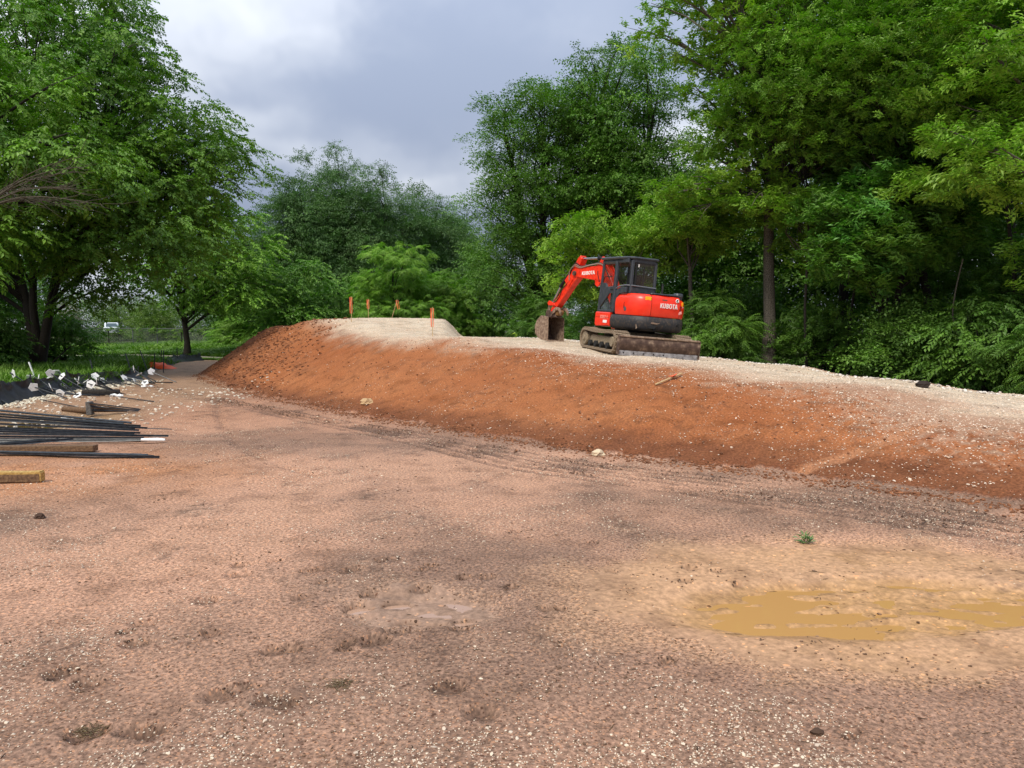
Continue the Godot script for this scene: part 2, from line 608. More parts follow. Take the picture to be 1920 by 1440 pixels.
func build_land() -> void:
	var xs := axis([[-420, -120, 50.0], [-120, -40, 8.0], [-40, -20, 1.0], [-20, -12, 0.25], [-12, -7, 0.12], [-7, -3, 0.06], [-3, 3, 0.03], [3, 6, 0.05], [6, 10.5, 0.08], [10.5, 16, 0.3], [16, 40, 2.0], [40, 120, 8.0], [120, 420, 50.0]])
	var ds := axis([[-60, -4, 8.0], [-4, 1, 0.5], [1, 2.4, 0.12], [2.4, 5.4, 0.028], [5.4, 9, 0.045], [9, 15, 0.07], [15, 31, 0.12], [31, 40, 0.3], [40, 70, 1.0], [70, 150, 8.0], [150, 600, 50.0]])
	var nx := xs.size()
	var nd := ds.size()
	var pos := PackedVector3Array()
	var col := PackedColorArray()
	var uv := PackedVector2Array()
	var uv2 := PackedVector2Array()
	var zone := PackedByteArray()
	pos.resize(nx * nd)
	col.resize(nx * nd)
	uv.resize(nx * nd)
	uv2.resize(nx * nd)
	zone.resize(nx * nd)
	# base colours, linear, doubled because the grain textures are about one half
	var mauve := Color(0.43, 0.265, 0.185)
	var pink := Color(0.78, 0.455, 0.305)
	var orange := Color(0.84, 0.38, 0.17)
	var tan := Color(0.93, 0.56, 0.32)
	var red := Color(0.66, 0.33, 0.19)
	var dark := Color(0.17, 0.105, 0.075)
	var brown := Color(0.50, 0.175, 0.068)
	var clod := Color(0.26, 0.105, 0.055)
	var chalk := Color(1.0, 0.86, 0.68)
	var olive := Color(0.42, 0.30, 0.15)
	var moss := Color(0.10, 0.12, 0.05)
	var humus := Color(0.075, 0.06, 0.04)
	for j in nd:
		var d := ds[j]
		for i in nx:
			var x := xs[i]
			var k := j * nx + i
			var near := x > -14.0 and x < 17.0 and d > 0.9 and d < 38.0
			var m := mound(x, d) if near else Vector2(0, -9)
			var h := base_height(x, d)
			var lo: float = n_low.get_noise_2d(x, d)
			var mi: float = n_mid.get_noise_2d(x, d)
			var fi: float = n_fine.get_noise_2d(x, d)
			var c: Color
			var z := 0
			if m.x > 0.012:
				h = h * (1.0 - 0.6 * smoothstep(0.0, 0.3, m.x)) + m.x
				var side := smoothstep(0.3, -0.3, m.y)
				h += 0.02 * n_fine.get_noise_2d(x * 0.35, d * 0.35) * side
				h += 0.035 * smoothstep(0.25, 0.05, m.x) * n_fine.get_noise_2d(x * 0.5, d * 0.5)
				# faint furrows left by the bucket, running up the bank, and the rough dark end of the heap
				var rough := smoothstep(-6.6, -9.0, x + 0.25 * (d - 22.0) * 0.4 + mi) * side
				h += rough * (0.055 * n_fine.get_noise_2d(x * 0.22, d * 0.22) + 0.03 * fi)
				h += side * 0.017 * sin((x - d * 0.55) * 13.0 + mi * 5.0) * smoothstep(0.1, 0.5, n_low.get_noise_2d(x * 1.3 + 20.0, d * 1.3) + 0.25)
				c = mixc(brown, Color(0.61, 0.24, 0.10), 0.5 + 0.9 * lo + 0.5 * mi)
				c = mixc(c, clod, 0.5 * smoothstep(0.02, 0.35, mi * 0.7 + fi * 0.6 - 0.14))
				c = mixc(c, clod, rough * clampf(0.45 + mi + fi, 0.0, 0.9))
				c = mixc(c, clod, 0.8 * smoothstep(0.30, 0.06, m.x + 0.10 * mi + 0.06 * fi))
				var g := smoothstep(-0.18, 0.42, m.y - 0.04 + 0.38 * smoothstep(0.5, -4.0, x) + 0.17 * mi + 0.12 * lo + 0.10 * fi) * smoothstep(-7.9, -5.6, x + 0.5 * lo)
				g = maxf(g, 0.40 * smoothstep(-0.30, 0.1, m.y + 0.35 * fi) * smoothstep(3.0, 5.5, x))
				c = mixc(c, mixc(chalk, Color(0.90, 0.72, 0.54), 0.5 + mi + 0.5 * fi), g)
				if x > 2.8 and x < 5.8 and d < 10.5:   # one smooth scrape running slantwise up the bank
					var q := near_line(PackedVector2Array([Vector2(3.1, 8.4), Vector2(4.2, 8.85), Vector2(5.4, 9.5)]), x, d)
					h -= 0.02 * smoothstep(0.14, 0.05, q)
					c = mixc(c, Color(0.70, 0.33, 0.17), 0.7 * smoothstep(0.14, 0.07, q))
				if m.y > 0.15:   # wheel marks along the top
					var lane := sin((x * 0.72 + d * 0.70) * 2.0 + lo * 2.0)
					c = mixc(c, Color(0.62, 0.44, 0.32), 0.4 * smoothstep(0.75, 1.0, lane) * (0.5 + fi))
				z = 2 if g > 0.5 else 1
			else:
				c = mixc(pink, mauve, 0.52 + 1.7 * lo + 0.7 * mi)
				c = mixc(c, mauve, smoothstep(5.0, 3.0, d) * (0.8 + 0.3 * mi))
				c = mixc(c, orange, 0.75 * blob(x, d, -5.5, 8.6, 2.6, 1.7) * (0.7 + mi))
				c = mixc(c, red, smoothstep(10.0, 14.0, d + lo) * 0.5)
				c = mixc(c, Color(0.62, 0.39, 0.25), smoothstep(-6.5, -8.5, x + mi) * smoothstep(10.5, 12.5, d))
				c = mixc(c, olive, blob(x, d, -8.5, 13.4, 1.3, 1.6, 0.2) * 0.8)
				var wet := blob(x, d, 2.3, 4.6, 1.8, 1.1, -0.1) if d < 9.0 else 0.0
				wet = smoothstep(0.08, 0.55, wet + 0.22 * mi + 0.12 * lo)
				c = mixc(c, tan, 0.9 * wet)
				if wet > 0.15:   # mud under water and along the shore takes the water's ochre
					c = mixc(c, Color(0.78, 0.45, 0.20), 0.9 * smoothstep(0.045, 0.0, h + 0.050 + 0.012 * fi))
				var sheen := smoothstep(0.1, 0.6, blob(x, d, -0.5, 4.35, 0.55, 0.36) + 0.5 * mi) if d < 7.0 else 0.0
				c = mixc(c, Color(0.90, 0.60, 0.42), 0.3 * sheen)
				if d > 2.0 and d < 26.0 and x > -14.0 and x < 6.0:
					for l in ruts.size():
						var q := near_line(ruts[l], x + 0.08 * mi, d + 0.06 * fi) if absf(x) < 14.0 else 9.0
						if q < 0.8:
							for off in ([0.0, 0.2] if l < 2 else [0.0]):
								var e: float = absf(q - off)
								var w := smoothstep(0.085, 0.02, e) * smoothstep(-0.7, -0.1, mi + 0.4 * fi)
								h -= 0.03 * w
								c = mixc(c, dark, 0.72 * w * (1.0 if l < 2 else 0.4))
				if d > 2.4 and d < 6.6 and x > -3.0 and x < 3.0:
					for t in dents:
						var q := Vector2((x - t.x) * 0.8, d - t.y).length() / t.z
						if q < 1.9:
							var a := 1.0 - smoothstep(0.75, 1.0, q + 0.3 * fi)
							h += -0.028 * a + 0.008 * smoothstep(1.9, 1.2, q) * smoothstep(0.8, 1.2, q)
							c = mixc(c, dark, 0.62 * a)
					h += 0.006 * fi
					c = mixc(c, dark, 0.5 * smoothstep(0.42, 0.6, fi * 0.7 + mi * 0.6 - wet * 0.2))
				elif d < 30.0:
					c = mixc(c, dark, 0.5 * smoothstep(0.36, 0.56, fi * 0.7 + mi * 0.6))
				z = 3 if wet > 0.5 or sheen > 0.95 else 0
				# grass begins beyond the silt fence and behind the embankment
				var edge := -12.1 - 0.18 * (d - 20.0) * smoothstep(20.0, 27.0, d)
				if d > 26.0:
					edge = -13.3 - 0.28 * (d - 26.0)
				var lawn := smoothstep(0.2, -0.5, x - edge + 0.6 * lo + 0.3 * mi) * smoothstep(8.0, 11.0, d)
				lawn = maxf(lawn, smoothstep(41.0, 44.0, d + lo))
				if lawn > 0.0:
					c = mixc(c, moss, lawn)
					if lawn > 0.6: z = 4
				var wood := 0.0
				if d > 5.0 and x > -12.0:
					wood = smoothstep(0.0, 1.0, (x * 0.76 + d * 0.65) - 19.8 + lo) * smoothstep(-13.0, -9.0, x + (d - 38.0) * 0.2)
				if wood > 0.0 and m.x <= 0.012:
					c = mixc(c, humus, wood)
					h -= 0.35 * smoothstep(0.4, 3.0, (x * 0.76 + d * 0.65) - 20.0) * smoothstep(2.0, 6.0, x)
					if wood > 0.6: z = 4
			pos[k] = Vector3(x, h, -d)
			col[k] = c
			uv[k] = Vector2(x + 0.05 * mi, d)
			uv2[k] = Vector2(x * 0.23 + d * 0.11, d * 0.23 - x * 0.11)
			zone[k] = z
	var parts := [PackedInt32Array(), PackedInt32Array(), PackedInt32Array(), PackedInt32Array(), PackedInt32Array()]
	for j in nd - 1:
		for i in nx - 1:
			var a := j * nx + i
			var b := a + 1
			var c := a + nx
			var e := c + 1
			var z := zone[a]
			parts[z].append_array(PackedInt32Array([a, e, b, a, c, e]))
	# smooth normals over the whole sheet
	var nor := PackedVector3Array()
	nor.resize(nx * nd)
	for j in nd:
		for i in nx:
			var k := j * nx + i
			var l := pos[k - 1] if i > 0 else pos[k]
			var r := pos[k + 1] if i < nx - 1 else pos[k]
			var n := pos[k - nx] if j > 0 else pos[k]
			var f := pos[k + nx] if j < nd - 1 else pos[k]
			nor[k] = (r - l).cross(f - n).normalized()
	var names := ["ground", "embankment", "gravel_path", "mud_ground", "meadow"]
	var tells := ["packed damp reddish dirt track with tyre ruts and prints", "bare red-brown earth bank of the long mound", "pale crushed gravel surface on top of the earth mound", "wet smooth orange mud around the puddles", "grassy ground left of the track and under the trees"]
	var mats := [M.dirt, M.slope, M.gravel, M.mud, M.meadow]
	for z in 5:
		var remap := {}
		var p2 := PackedVector3Array()
		var n2 := PackedVector3Array()
		var c2 := PackedColorArray()
		var u2 := PackedVector2Array()
		var v2 := PackedVector2Array()
		var src: PackedInt32Array = parts[z]
		var idx := PackedInt32Array()
		idx.resize(src.size())
		var seen := PackedInt32Array()
		seen.resize(nx * nd)
		seen.fill(-1)
		for t in src.size():
			var k := src[t]
			if seen[k] < 0:
				seen[k] = p2.size()
				p2.append(pos[k])
				n2.append(nor[k])
				c2.append(col[k])
				u2.append(uv[k])
				v2.append(uv2[k])
			idx[t] = seen[k]
		var arr := []
		arr.resize(Mesh.ARRAY_MAX)
		arr[Mesh.ARRAY_VERTEX] = p2
		arr[Mesh.ARRAY_NORMAL] = n2
		arr[Mesh.ARRAY_COLOR] = c2
		arr[Mesh.ARRAY_TEX_UV] = u2
		arr[Mesh.ARRAY_TEX_UV2] = v2
		arr[Mesh.ARRAY_INDEX] = idx
		var mesh := ArrayMesh.new()
		mesh.add_surface_from_arrays(Mesh.PRIMITIVE_TRIANGLES, arr)
		tag(put(names[z], mesh, mats[z]), tells[z], "", "", "structure")
	# standing water
	pool("puddle", 2.2, 4.42, 1.75, 0.78, -0.052, M.water, "shallow muddy orange puddle spreading at the right of the track")
	pool("puddle", -0.52, 4.32, 0.5, 0.5, -0.050, M.film, "thin pale film of water shining mid-track")
	pool("puddle", -8.5, 13.4, 1.5, 1.9, -0.06, M.water_olive, "olive brown puddle behind the pile of black posts")


func pool(called: String, cx: float, cd: float, rx: float, rd: float, y: float, m: Material, label: String) -> void:
	var st := st_new()
	st.set_smooth_group(-1)
	for i in 48:
		var a := TAU * i / 48.0
		var b := TAU * (i + 1) / 48.0
		tri(st, Vector3(cx, y, -cd), Vector3(cx + cos(a) * rx, y, -cd - sin(a) * rd), Vector3(cx + cos(b) * rx, y, -cd - sin(b) * rd))
	tag(put(called, fin(st), m), label, "", "", "structure")


# ---------------------------------------------------------------- leaves and trees
# one spray of leaves on a twig that runs along +x; y is up
func spray(kind: String, seed_: int) -> ArrayMesh:
	var key := kind + str(seed_)
	if leaf_meshes.has(key):
		return leaf_meshes[key]
	var r := rnd(seed_ * 7 + kind.length())
	var st := st_new()
	st.set_smooth_group(-1)
	if kind == "broad":          # big simple leaves, hanging a little
		for i in 15:
			var t := (i + 0.6) / 15.0
			leaf(st, r, Vector3(t * 0.55, -0.10 * t * t + r.randf_range(-0.03, 0.03), r.randf_range(-0.02, 0.02)), Vector3(0.5, r.randf_range(-0.75, 0.15), (1.0 if i % 2 else -1.0) * r.randf_range(0.4, 1.0)), 0.145 * r.randf_range(0.75, 1.15), 0.52)
	elif kind == "feather":      # long leaves of paired leaflets that arch over
		for f in 4:
			var a := r.randf_range(-1.1, 1.1)
			var dir := Vector3(cos(a), 0, sin(a))
			var start := Vector3(r.randf_range(0, 0.22), r.randf_range(-0.03, 0.05), 0)
			var l := r.randf_range(0.34, 0.5)
			for i in 7:
				var t := (i + 1.0) / 7.0
				var p := start + dir * l * t + Vector3(0, 0.12 * t - 0.22 * t * t, 0)
				for s in [-1.0, 1.0]:
					leaf(st, r, p, dir * 0.45 + dir.cross(Vector3.UP) * s + Vector3(0, -0.15 - 0.35 * t, 0), 0.115 * r.randf_range(0.8, 1.15) * (1.15 - 0.35 * t), 0.36)
	elif kind == "rosette":      # tufts of leaves that stand out all round the twig's end
		for i in 30:
			var a := r.randf() * TAU
			var u := r.randf()
			leaf(st, r, Vector3(0.1 + u * 0.34 + r.randfn() * 0.03, r.randfn() * 0.05, r.randfn() * 0.06), Vector3(cos(a) + 0.35, r.randf_range(-0.45, 0.35), sin(a)), 0.15 * r.randf_range(0.7, 1.2), 0.36)
	else:                        # small leaves on a fine branching twig
		for i in 26:
			var t := (i + 0.5) / 26.0
			var side := r.randf_range(-0.2, 0.2) * (1.2 - t)
			leaf(st, r, Vector3(t * 0.62, -0.06 * t + r.randf_range(-0.07, 0.07), side), Vector3(r.randf_range(0.1, 0.8), r.randf_range(-0.6, 0.4), r.randf_range(-1, 1)), 0.085 * r.randf_range(0.7, 1.2), 0.55)
	leaf_meshes[key] = fin(st)
	return leaf_meshes[key]


func leaf(st: SurfaceTool, r: RandomNumberGenerator, at: Vector3, dir: Vector3, l: float, w: float) -> void:
	var f := dir.normalized()
	var s := f.cross(Vector3.UP + Vector3(r.randf_range(-0.4, 0.4), 0, r.randf_range(-0.4, 0.4))).normalized() * l * w * 0.5
	var up := s.cross(f).normalized()
	var g := r.randf_range(0.72, 1.0)
	st.set_color(Color(g * r.randf_range(0.92, 1.0), g, g * r.randf_range(0.75, 1.0)))
	var mid := at + f * l * 0.45
	var tip := at + f * l + up * (-l * 0.12)
	tri(st, at, mid + s + up * l * 0.06, tip)
	tri(st, at, tip, mid - s + up * l * 0.06)


# A tree: stems, limbs reaching into its masses of foliage, and a crown of leaf sprays.
# o holds: at (x, d), trunk (radius), stems [[lean x, lean d, radius share]], mass [[x, y, d, rx, ry, rd]] about the foot,
# puffs, puff (size), sprays (per puff), kind, tone, tone2 (linear colours), size (of a spray), droop, bark
func tree(called: String, label: String, o: Dictionary, group := "", category := "tree") -> Node3D:
	var r := rnd(o.seed)
	var g := on_land(o.at.x, o.at.y, -0.05)
	var t := thing(called, label, category, g, 0.0, group)
	var puffs: Array[Vector3] = []
	var outer: Array[Vector3] = []
	var grow: float = o.get("puff", 1.1)
	var total := 0.0
	for m in o.mass:
		total += pow(m[3] * m[4] * m[5], 0.667)
	for m in o.mass:
		var want := int(round(o.puffs * pow(m[3] * m[4] * m[5], 0.667) / total))
		var tries := 0
		var got := 0
		while got < want and tries < want * 14:
			tries += 1
			var dir := Vector3(r.randfn(), r.randfn(), r.randfn()).normalized()
			var rad := pow(r.randf(), 0.32) if r.randf() < 0.8 else r.randf_range(0.2, 0.8)
			if dir.y < -0.55 and r.randf() < 0.5:
				continue
			var p := Vector3(m[0], m[1], -m[2]) + dir * rad * Vector3(m[3], m[4], m[5])
			var ok := p.y > 0.3
			for q in puffs:
				if (p - q).length() < grow * 0.74:
					ok = false
					break
			if ok:
				puffs.append(p)
				outer.append(dir)
				got += 1
	# stems and limbs
	var bark: Material = o.get("bark", M.bark_dark)
	var trunk: float = o.get("trunk", 0.2)
	if trunk > 0.0:
		var tops_: Array[Vector3] = []
		var radii: Array[float] = []
		var lines: Array[PackedVector3Array] = []
		var n := 0
		for s in o.get("stems", [[0.0, 0.0, 1.0]]):
			var st := st_new()
			var hgt: float = o.get("stem_height", o.mass[0][1] + 0.35 * o.mass[0][4])
			var pts := PackedVector3Array()
			var rr := PackedFloat32Array()
			var jig := Vector3.ZERO
			for i in 9:
				var k := i / 8.0
				if i > 0:
					jig += Vector3(r.randf_range(-1, 1), 0, r.randf_range(-1, 1)) * hgt * 0.008
				pts.append(Vector3(s[0] * k * (0.55 + 0.45 * k), hgt * k * (s[3] if s.size() > 3 else 1.0), -s[1] * k) + jig)
				rr.append(trunk * s[2] * (1.0 - 0.72 * k) * (1.35 if i == 0 else 1.0))
			tube(st, pts, rr, 9)
			put("trunk", fin(st), bark, t)
			lines.append(pts)
			radii.append(trunk * s[2])
		var st2 := st_new()
		for i in puffs.size():
			if i % int(o.get("limb_every", 2)) != 0:
				continue
			var p := puffs[i]
			var best: PackedVector3Array = lines[0]
			var bi := 0
			for l in lines.size():
				if lines[l][8].distance_to(p) < best[8].distance_to(p):
					best = lines[l]
					bi = l
			var share := clampf((p.y * 0.82 - Vector2(p.x - best[5].x, p.z - best[5].z).length() * 0.35) / best[8].y, float(o.get("limb_low", 0.22)), 0.98)
			var fi := share * 8.0
			var a := best[int(fi)].lerp(best[mini(int(fi) + 1, 8)], fi - int(fi))
			var out := p - a
			var mid1 := a + out * 0.35 + Vector3(r.randf_range(-0.2, 0.2), 0.10 * out.length(), r.randf_range(-0.2, 0.2))
			var mid2 := a + out * 0.7 + Vector3(r.randf_range(-0.25, 0.25), 0.10 * out.length(), r.randf_range(-0.25, 0.25))
			var thick := minf(radii[bi] * (1.0 - 0.72 * share) * 0.55, 0.02 + 0.013 * out.length())
			tube(st2, PackedVector3Array([a, mid1, mid2, p + out.normalized() * grow * 0.3]), PackedFloat32Array([thick, thick * 0.75, thick * 0.5, thick * 0.15]), 5, false)
			for b in 2:   # a few twigs in every mass
				var e := p + Vector3(r.randfn(), r.randfn() * 0.5, r.randfn()) * grow * 0.45
				tube(st2, PackedVector3Array([mid2, mid2.lerp(e, 0.5) + Vector3(0, 0.08, 0), e]), PackedFloat32Array([thick * 0.4, thick * 0.3, thick * 0.1]), 3, false)
		put("branches", fin(st2), bark, t)
	# the crown
	var per: int = o.sprays
	var mm := MultiMesh.new()
	mm.transform_format = MultiMesh.TRANSFORM_3D
	mm.use_colors = true
	mm.mesh = spray(o.kind, int(o.seed) % 3)
	mm.instance_count = puffs.size() * per
	var tone: Color = o.tone
	var tone2: Color = o.tone2
	var size: float = o.get("size", 1.0)
	var droop: float = o.get("droop", 0.25)
	var flat: float = o.get("flat", 0.5)
	var c := 0
	for i in puffs.size():
		var p := puffs[i]
		var mix := r.randf()
		var lum := r.randf_range(0.82, 1.2)
		var sc := r.randf_range(0.75, 1.25) * grow
		var lean := Vector3(outer[i].x, 0, outer[i].z) * (0.25 if o.kind == "rosette" else 0.45)
		var wild := 0.75 if o.kind == "rosette" else 0.4
		for k in per:
			var q := Vector3(r.randfn(), r.randfn(), r.randfn())
			if q.length() > 1.9:
				q *= 1.9 / q.length()
			var off := q * Vector3(1.0, flat, 1.0) * sc * 0.5
			off.y -= droop * 0.35 * Vector2(off.x, off.z).length_squared() / grow
			var dir := (Vector3(off.x, off.y * 0.6, off.z) / sc + lean + Vector3(r.randfn(), r.randfn() * 0.5, r.randfn()) * wild)
			dir.y -= droop * 0.3
			dir = dir.normalized()
			var up := Vector3.UP + Vector3(r.randf_range(-0.5, 0.5), 0, r.randf_range(-0.5, 0.5))
			var z := dir.cross(up).normalized()
			var b := Basis(dir, z.cross(dir), z).scaled_local(Vector3.ONE * size * r.randf_range(0.7, 1.25))
			mm.set_instance_transform(c, Transform3D(b, p + off - dir * 0.25 * size))
			var m := clampf(mix + r.randf_range(-0.25, 0.25), 0.0, 1.0)
			var l := lum * r.randf_range(0.85, 1.12)
			var col := tone.lerp(tone2, m)
			mm.set_instance_color(c, Color(col.r * l, col.g * l, col.b * l))
			c += 1
	var crown := MultiMeshInstance3D.new()
	crown.name = "crown"
	crown.multimesh = mm
	crown.material_override = o.get("leaf", M.leaf)
	crown.set_meta("kind", "stuff")
	t.add_child(crown)
	return t


func at_px(u: float, d: float) -> Vector2:
	return Vector2((u - 960.0) / 1390.0 * d, d)


func build_trees() -> void:
	# linear leaf colours
	var fresh := Color(0.36, 0.54, 0.075)
	var fresh2 := Color(0.25, 0.43, 0.06)
	var mid := Color(0.19, 0.345, 0.06)
	var mid2 := Color(0.13, 0.255, 0.053)
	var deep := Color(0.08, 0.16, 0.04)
	var deep2 := Color(0.070, 0.130, 0.032)
	var blue := Color(0.11, 0.20, 0.08)
	var blue2 := Color(0.17, 0.28, 0.11)

	# ---- left of the track
	tree("maple_tree", "big bright green maple overhanging the silt fence at the left, tallest tree there", {"seed": 101, "at": Vector2(-18.6, 29.0), "trunk": 0.25,
		"stems": [[3.2, 0.5, 0.8, 0.95], [-2.5, 1.0, 0.8], [0.6, -1.0, 0.7]], "stem_height": 10.5, "mass": [[1.2, 9.2, 0.0, 6.4, 4.6, 4.6], [0.0, 13.0, 1.0, 4.6, 3.2, 4.0], [4.3, 5.3, -1.2, 4.2, 2.7, 3.2], [5.4, 7.6, 0.0, 2.9, 2.6, 3.0], [-4.5, 7.0, -1, 4.0, 3.5, 3.5]],
		"puffs": 250, "puff": 1.35, "sprays": 58, "kind": "broad", "tone": Color(0.20, 0.35, 0.05), "tone2": mid2, "size": 1.05, "droop": 0.5, "bark": M.bark_dark})
	tree("maple_tree", "yellow green maple at the left edge of the view, in front of the big maple", {"seed": 102, "at": Vector2(-19.2, 22.5), "trunk": 0.3,
		"stems": [[2.5, 1.0, 1.0], [1.0, -0.8, 0.7]], "stem_height": 8.5, "mass": [[2.6, 8.6, 0.5, 3.5, 3.2, 3.0], [4.4, 6.8, 1.0, 2.3, 1.5, 2.2], [1.6, 4.8, 0.5, 2.8, 1.5, 2.5]],
		"puffs": 90, "puff": 1.2, "sprays": 40, "kind": "broad", "tone": fresh2, "tone2": mid, "size": 0.95, "droop": 0.55})
	tree("leaning_tree", "dark trunked tree with drooping yellow tipped leaves beside the end of the silt fence", {"seed": 103, "at": Vector2(-20.6, 47.0), "trunk": 0.2,
		"stems": [[-0.6, 0.0, 1.0]], "stem_height": 7.5, "mass": [[0.0, 6.4, 0.0, 5.2, 3.9, 4.0], [3.0, 5.0, -0.6, 2.4, 2.2, 2.4]],
		"puffs": 96, "puff": 1.5, "sprays": 34, "kind": "broad", "tone": mid, "tone2": fresh2, "size": 1.25, "droop": 0.5})
	tree("shade_tree", "dark shrubby tree behind the foot of the big maple", {"seed": 104, "at": Vector2(-27.5, 38.0), "trunk": 0.25,
		"mass": [[0.0, 4.2, 0.0, 4.2, 4.0, 3.5], [-5.0, 4.0, 0.0, 4.0, 4.0, 3.5]], "puffs": 80, "puff": 1.5, "sprays": 34, "kind": "broad", "tone": mid2, "tone2": mid, "size": 1.2})
	tree("shade_tree", "low leafy sapling clump on the grass right of the big maple's trunks", {"seed": 105, "at": Vector2(-19.9, 33.0), "trunk": 0.08,
		"mass": [[0.0, 1.3, 0.0, 1.1, 1.3, 1.1], [-1.4, 0.9, -0.4, 1.2, 1.0, 1.0]], "puffs": 28, "puff": 0.8, "sprays": 34, "kind": "broad", "tone": mid2, "tone2": mid, "size": 0.85}, "", "shrub")
	tree("shade_tree", "bushy dark undergrowth tree at the far left edge", {"seed": 106, "at": Vector2(-24.5, 31.5), "trunk": 0.15,
		"mass": [[0.0, 3.0, 0.0, 3.2, 3.0, 2.5]], "puffs": 50, "puff": 1.2, "sprays": 36, "kind": "broad", "tone": deep, "tone2": mid2, "size": 1.1})
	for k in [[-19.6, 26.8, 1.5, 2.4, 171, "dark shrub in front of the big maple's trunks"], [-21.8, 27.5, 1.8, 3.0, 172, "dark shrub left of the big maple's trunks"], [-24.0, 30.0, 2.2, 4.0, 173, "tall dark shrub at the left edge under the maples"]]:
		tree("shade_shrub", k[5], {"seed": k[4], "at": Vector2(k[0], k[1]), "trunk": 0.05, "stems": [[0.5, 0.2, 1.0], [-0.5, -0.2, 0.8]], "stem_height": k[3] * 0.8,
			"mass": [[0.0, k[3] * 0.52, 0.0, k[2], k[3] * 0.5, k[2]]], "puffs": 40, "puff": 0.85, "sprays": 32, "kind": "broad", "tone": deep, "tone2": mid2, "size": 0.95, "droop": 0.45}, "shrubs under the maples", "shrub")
	for k in [[-42.5, 62.0, 6.5, 107, "wide dark tree beyond the grass at the far left edge"], [-18.3, 66.0, 6.5, 108, "dark blue green tree just left of the earth mound's far end"], [-24.8, 68.0, 6.0, 109, "dark blue green tree behind the leaning trunk"]]:
		tree("field_tree", k[4], {"seed": k[3], "at": Vector2(k[0], k[1]), "trunk": 0.28, "stems": [[0.9, 0.0, 1.0], [-0.9, 0.5, 0.8]],
			"mass": [[0.0, k[2], 0.0, 4.6, k[2] * 0.72, 4.0]], "puffs": 64, "puff": 1.7, "sprays": 30, "kind": "fine", "tone": blue, "tone2": mid2, "size": 1.7, "leaf": M.leaf_far}, "trees round the far field")
	# ---- the stand of trees behind the mound
	for k in [
			[560.0, 66.0, 7.2, 111, 15.2, "dark blue green tree with an open ragged top, left one behind the mound"],
			[622.0, 70.0, 6.8, 112, 18.6, "tallest dark tree of the stand behind the mound, open limbs against the sky"],
			[705.0, 68.0, 6.2, 113, 16.6, "dark rounded tree right of the tallest one behind the mound"],
			[790.0, 72.0, 6.0, 114, 15.6, "dark tree with a thin grey top left of the gap of sky"],
			[850.0, 84.0, 5.0, 115, 14.6, "pale thin topped tree in the gap of sky behind the mound"]]:
		var at := at_px(k[0], k[1])
		var hh: float = k[4]
		tree("stand_tree", k[5], {"seed": k[3], "at": at, "trunk": 0.4, "stems": [[1.5, 0.0, 1.0], [-1.8, 0.6, 0.85]], "stem_height": hh * 0.72,
			"mass": [[0.0, hh * 0.68, 0.0, k[2] * 0.62, hh * 0.33, 4.0], [-1.0, hh * 0.36, -1.0, k[2] * 0.78, hh * 0.30, 4.2], [1.8, hh * 0.55, 0.0, k[2] * 0.6, hh * 0.25, 3.5]],
			"puffs": 150, "puff": 1.5, "sprays": 44, "kind": "fine", "tone": blue, "tone2": blue2, "size": 1.6, "flat": 0.6, "leaf": M.leaf_far, "limb_every": 3}, "dark trees standing behind the mound")
	for k in [
			[565.0, 50.0, 3.0, 6.2, 121, "mid green bushy tree behind the left shoulder of the mound"],
			[738.0, 47.0, 2.9, 7.4, 122, "fresh green pyramid shaped tree behind the flagged stakes"],
			[655.0, 54.0, 3.2, 5.6, 123, "dark green low tree behind the first two flagged stakes"],
			[835.0, 50.0, 2.4, 5.4, 124, "fresh green bush behind the gravel step of the mound"],
			[905.0, 52.0, 2.8, 7.0, 125, "mid green tree in the gap right of the gravel step"],
			[480.0, 60.0, 3.0, 4.6, 126, "leafy green bush at the far foot of the mound's left end"]]:
		var at := at_px(k[0], k[1])
		var hh: float = k[3]
		var lit: bool = k[4] in [122, 124, 126]
		tree("green_tree", k[5], {"seed": k[4], "at": at, "trunk": 0.14, "mass": [[0.0, hh * 0.62, 0.0, k[2] * 0.72, hh * 0.42, 2.4], [0.0, hh * 0.3, 0.0, k[2], hh * 0.32, 2.6]],
			"puffs": 52, "puff": 1.25, "sprays": 34, "kind": "feather" if lit else "broad", "tone": mid if lit else mid2, "tone2": fresh2 if lit else mid, "size": 1.2, "droop": 0.5}, "low green trees behind the mound")
	# ---- right of the gap, round and behind the excavator
	tree("elm_tree", "tall dark green elm left of and behind the excavator, its left edge against the sky", {"seed": 131, "at": Vector2(1.4, 38.0), "trunk": 0.34, "stems": [[-1.6, 0.0, 0.9], [1.6, 0.5, 1.0], [0.0, -1.0, 0.8]], "stem_height": 11.5,
		"mass": [[0.3, 11.4, 0.0, 3.5, 3.0, 3.2], [-0.9, 8.0, -0.4, 2.7, 3.2, 3.0], [2.4, 9.0, 0.0, 3.2, 3.4, 3.0], [-0.6, 5.0, -0.5, 2.7, 2.6, 2.6]],
		"puffs": 175, "puff": 1.2, "sprays": 40, "kind": "fine", "tone": mid2, "tone2": mid, "size": 1.35, "flat": 0.42, "droop": 0.4, "limb_every": 2})
	tree("elm_tree", "dark green elm just behind the excavator's cab, top of its crown beside the pale walnut", {"seed": 132, "at": Vector2(5.6, 37.0), "trunk": 0.32, "stems": [[-1.2, 0.0, 1.0], [1.4, 0.0, 0.8]], "stem_height": 12.0,
		"mass": [[-0.4, 12.4, 0.0, 3.1, 3.4, 3.0], [0.6, 8.6, 0.0, 3.6, 3.2, 3.0]], "puffs": 118, "puff": 1.2, "sprays": 40, "kind": "fine", "tone": mid2, "tone2": mid, "size": 1.35, "flat": 0.45, "droop": 0.4, "limb_every": 1})
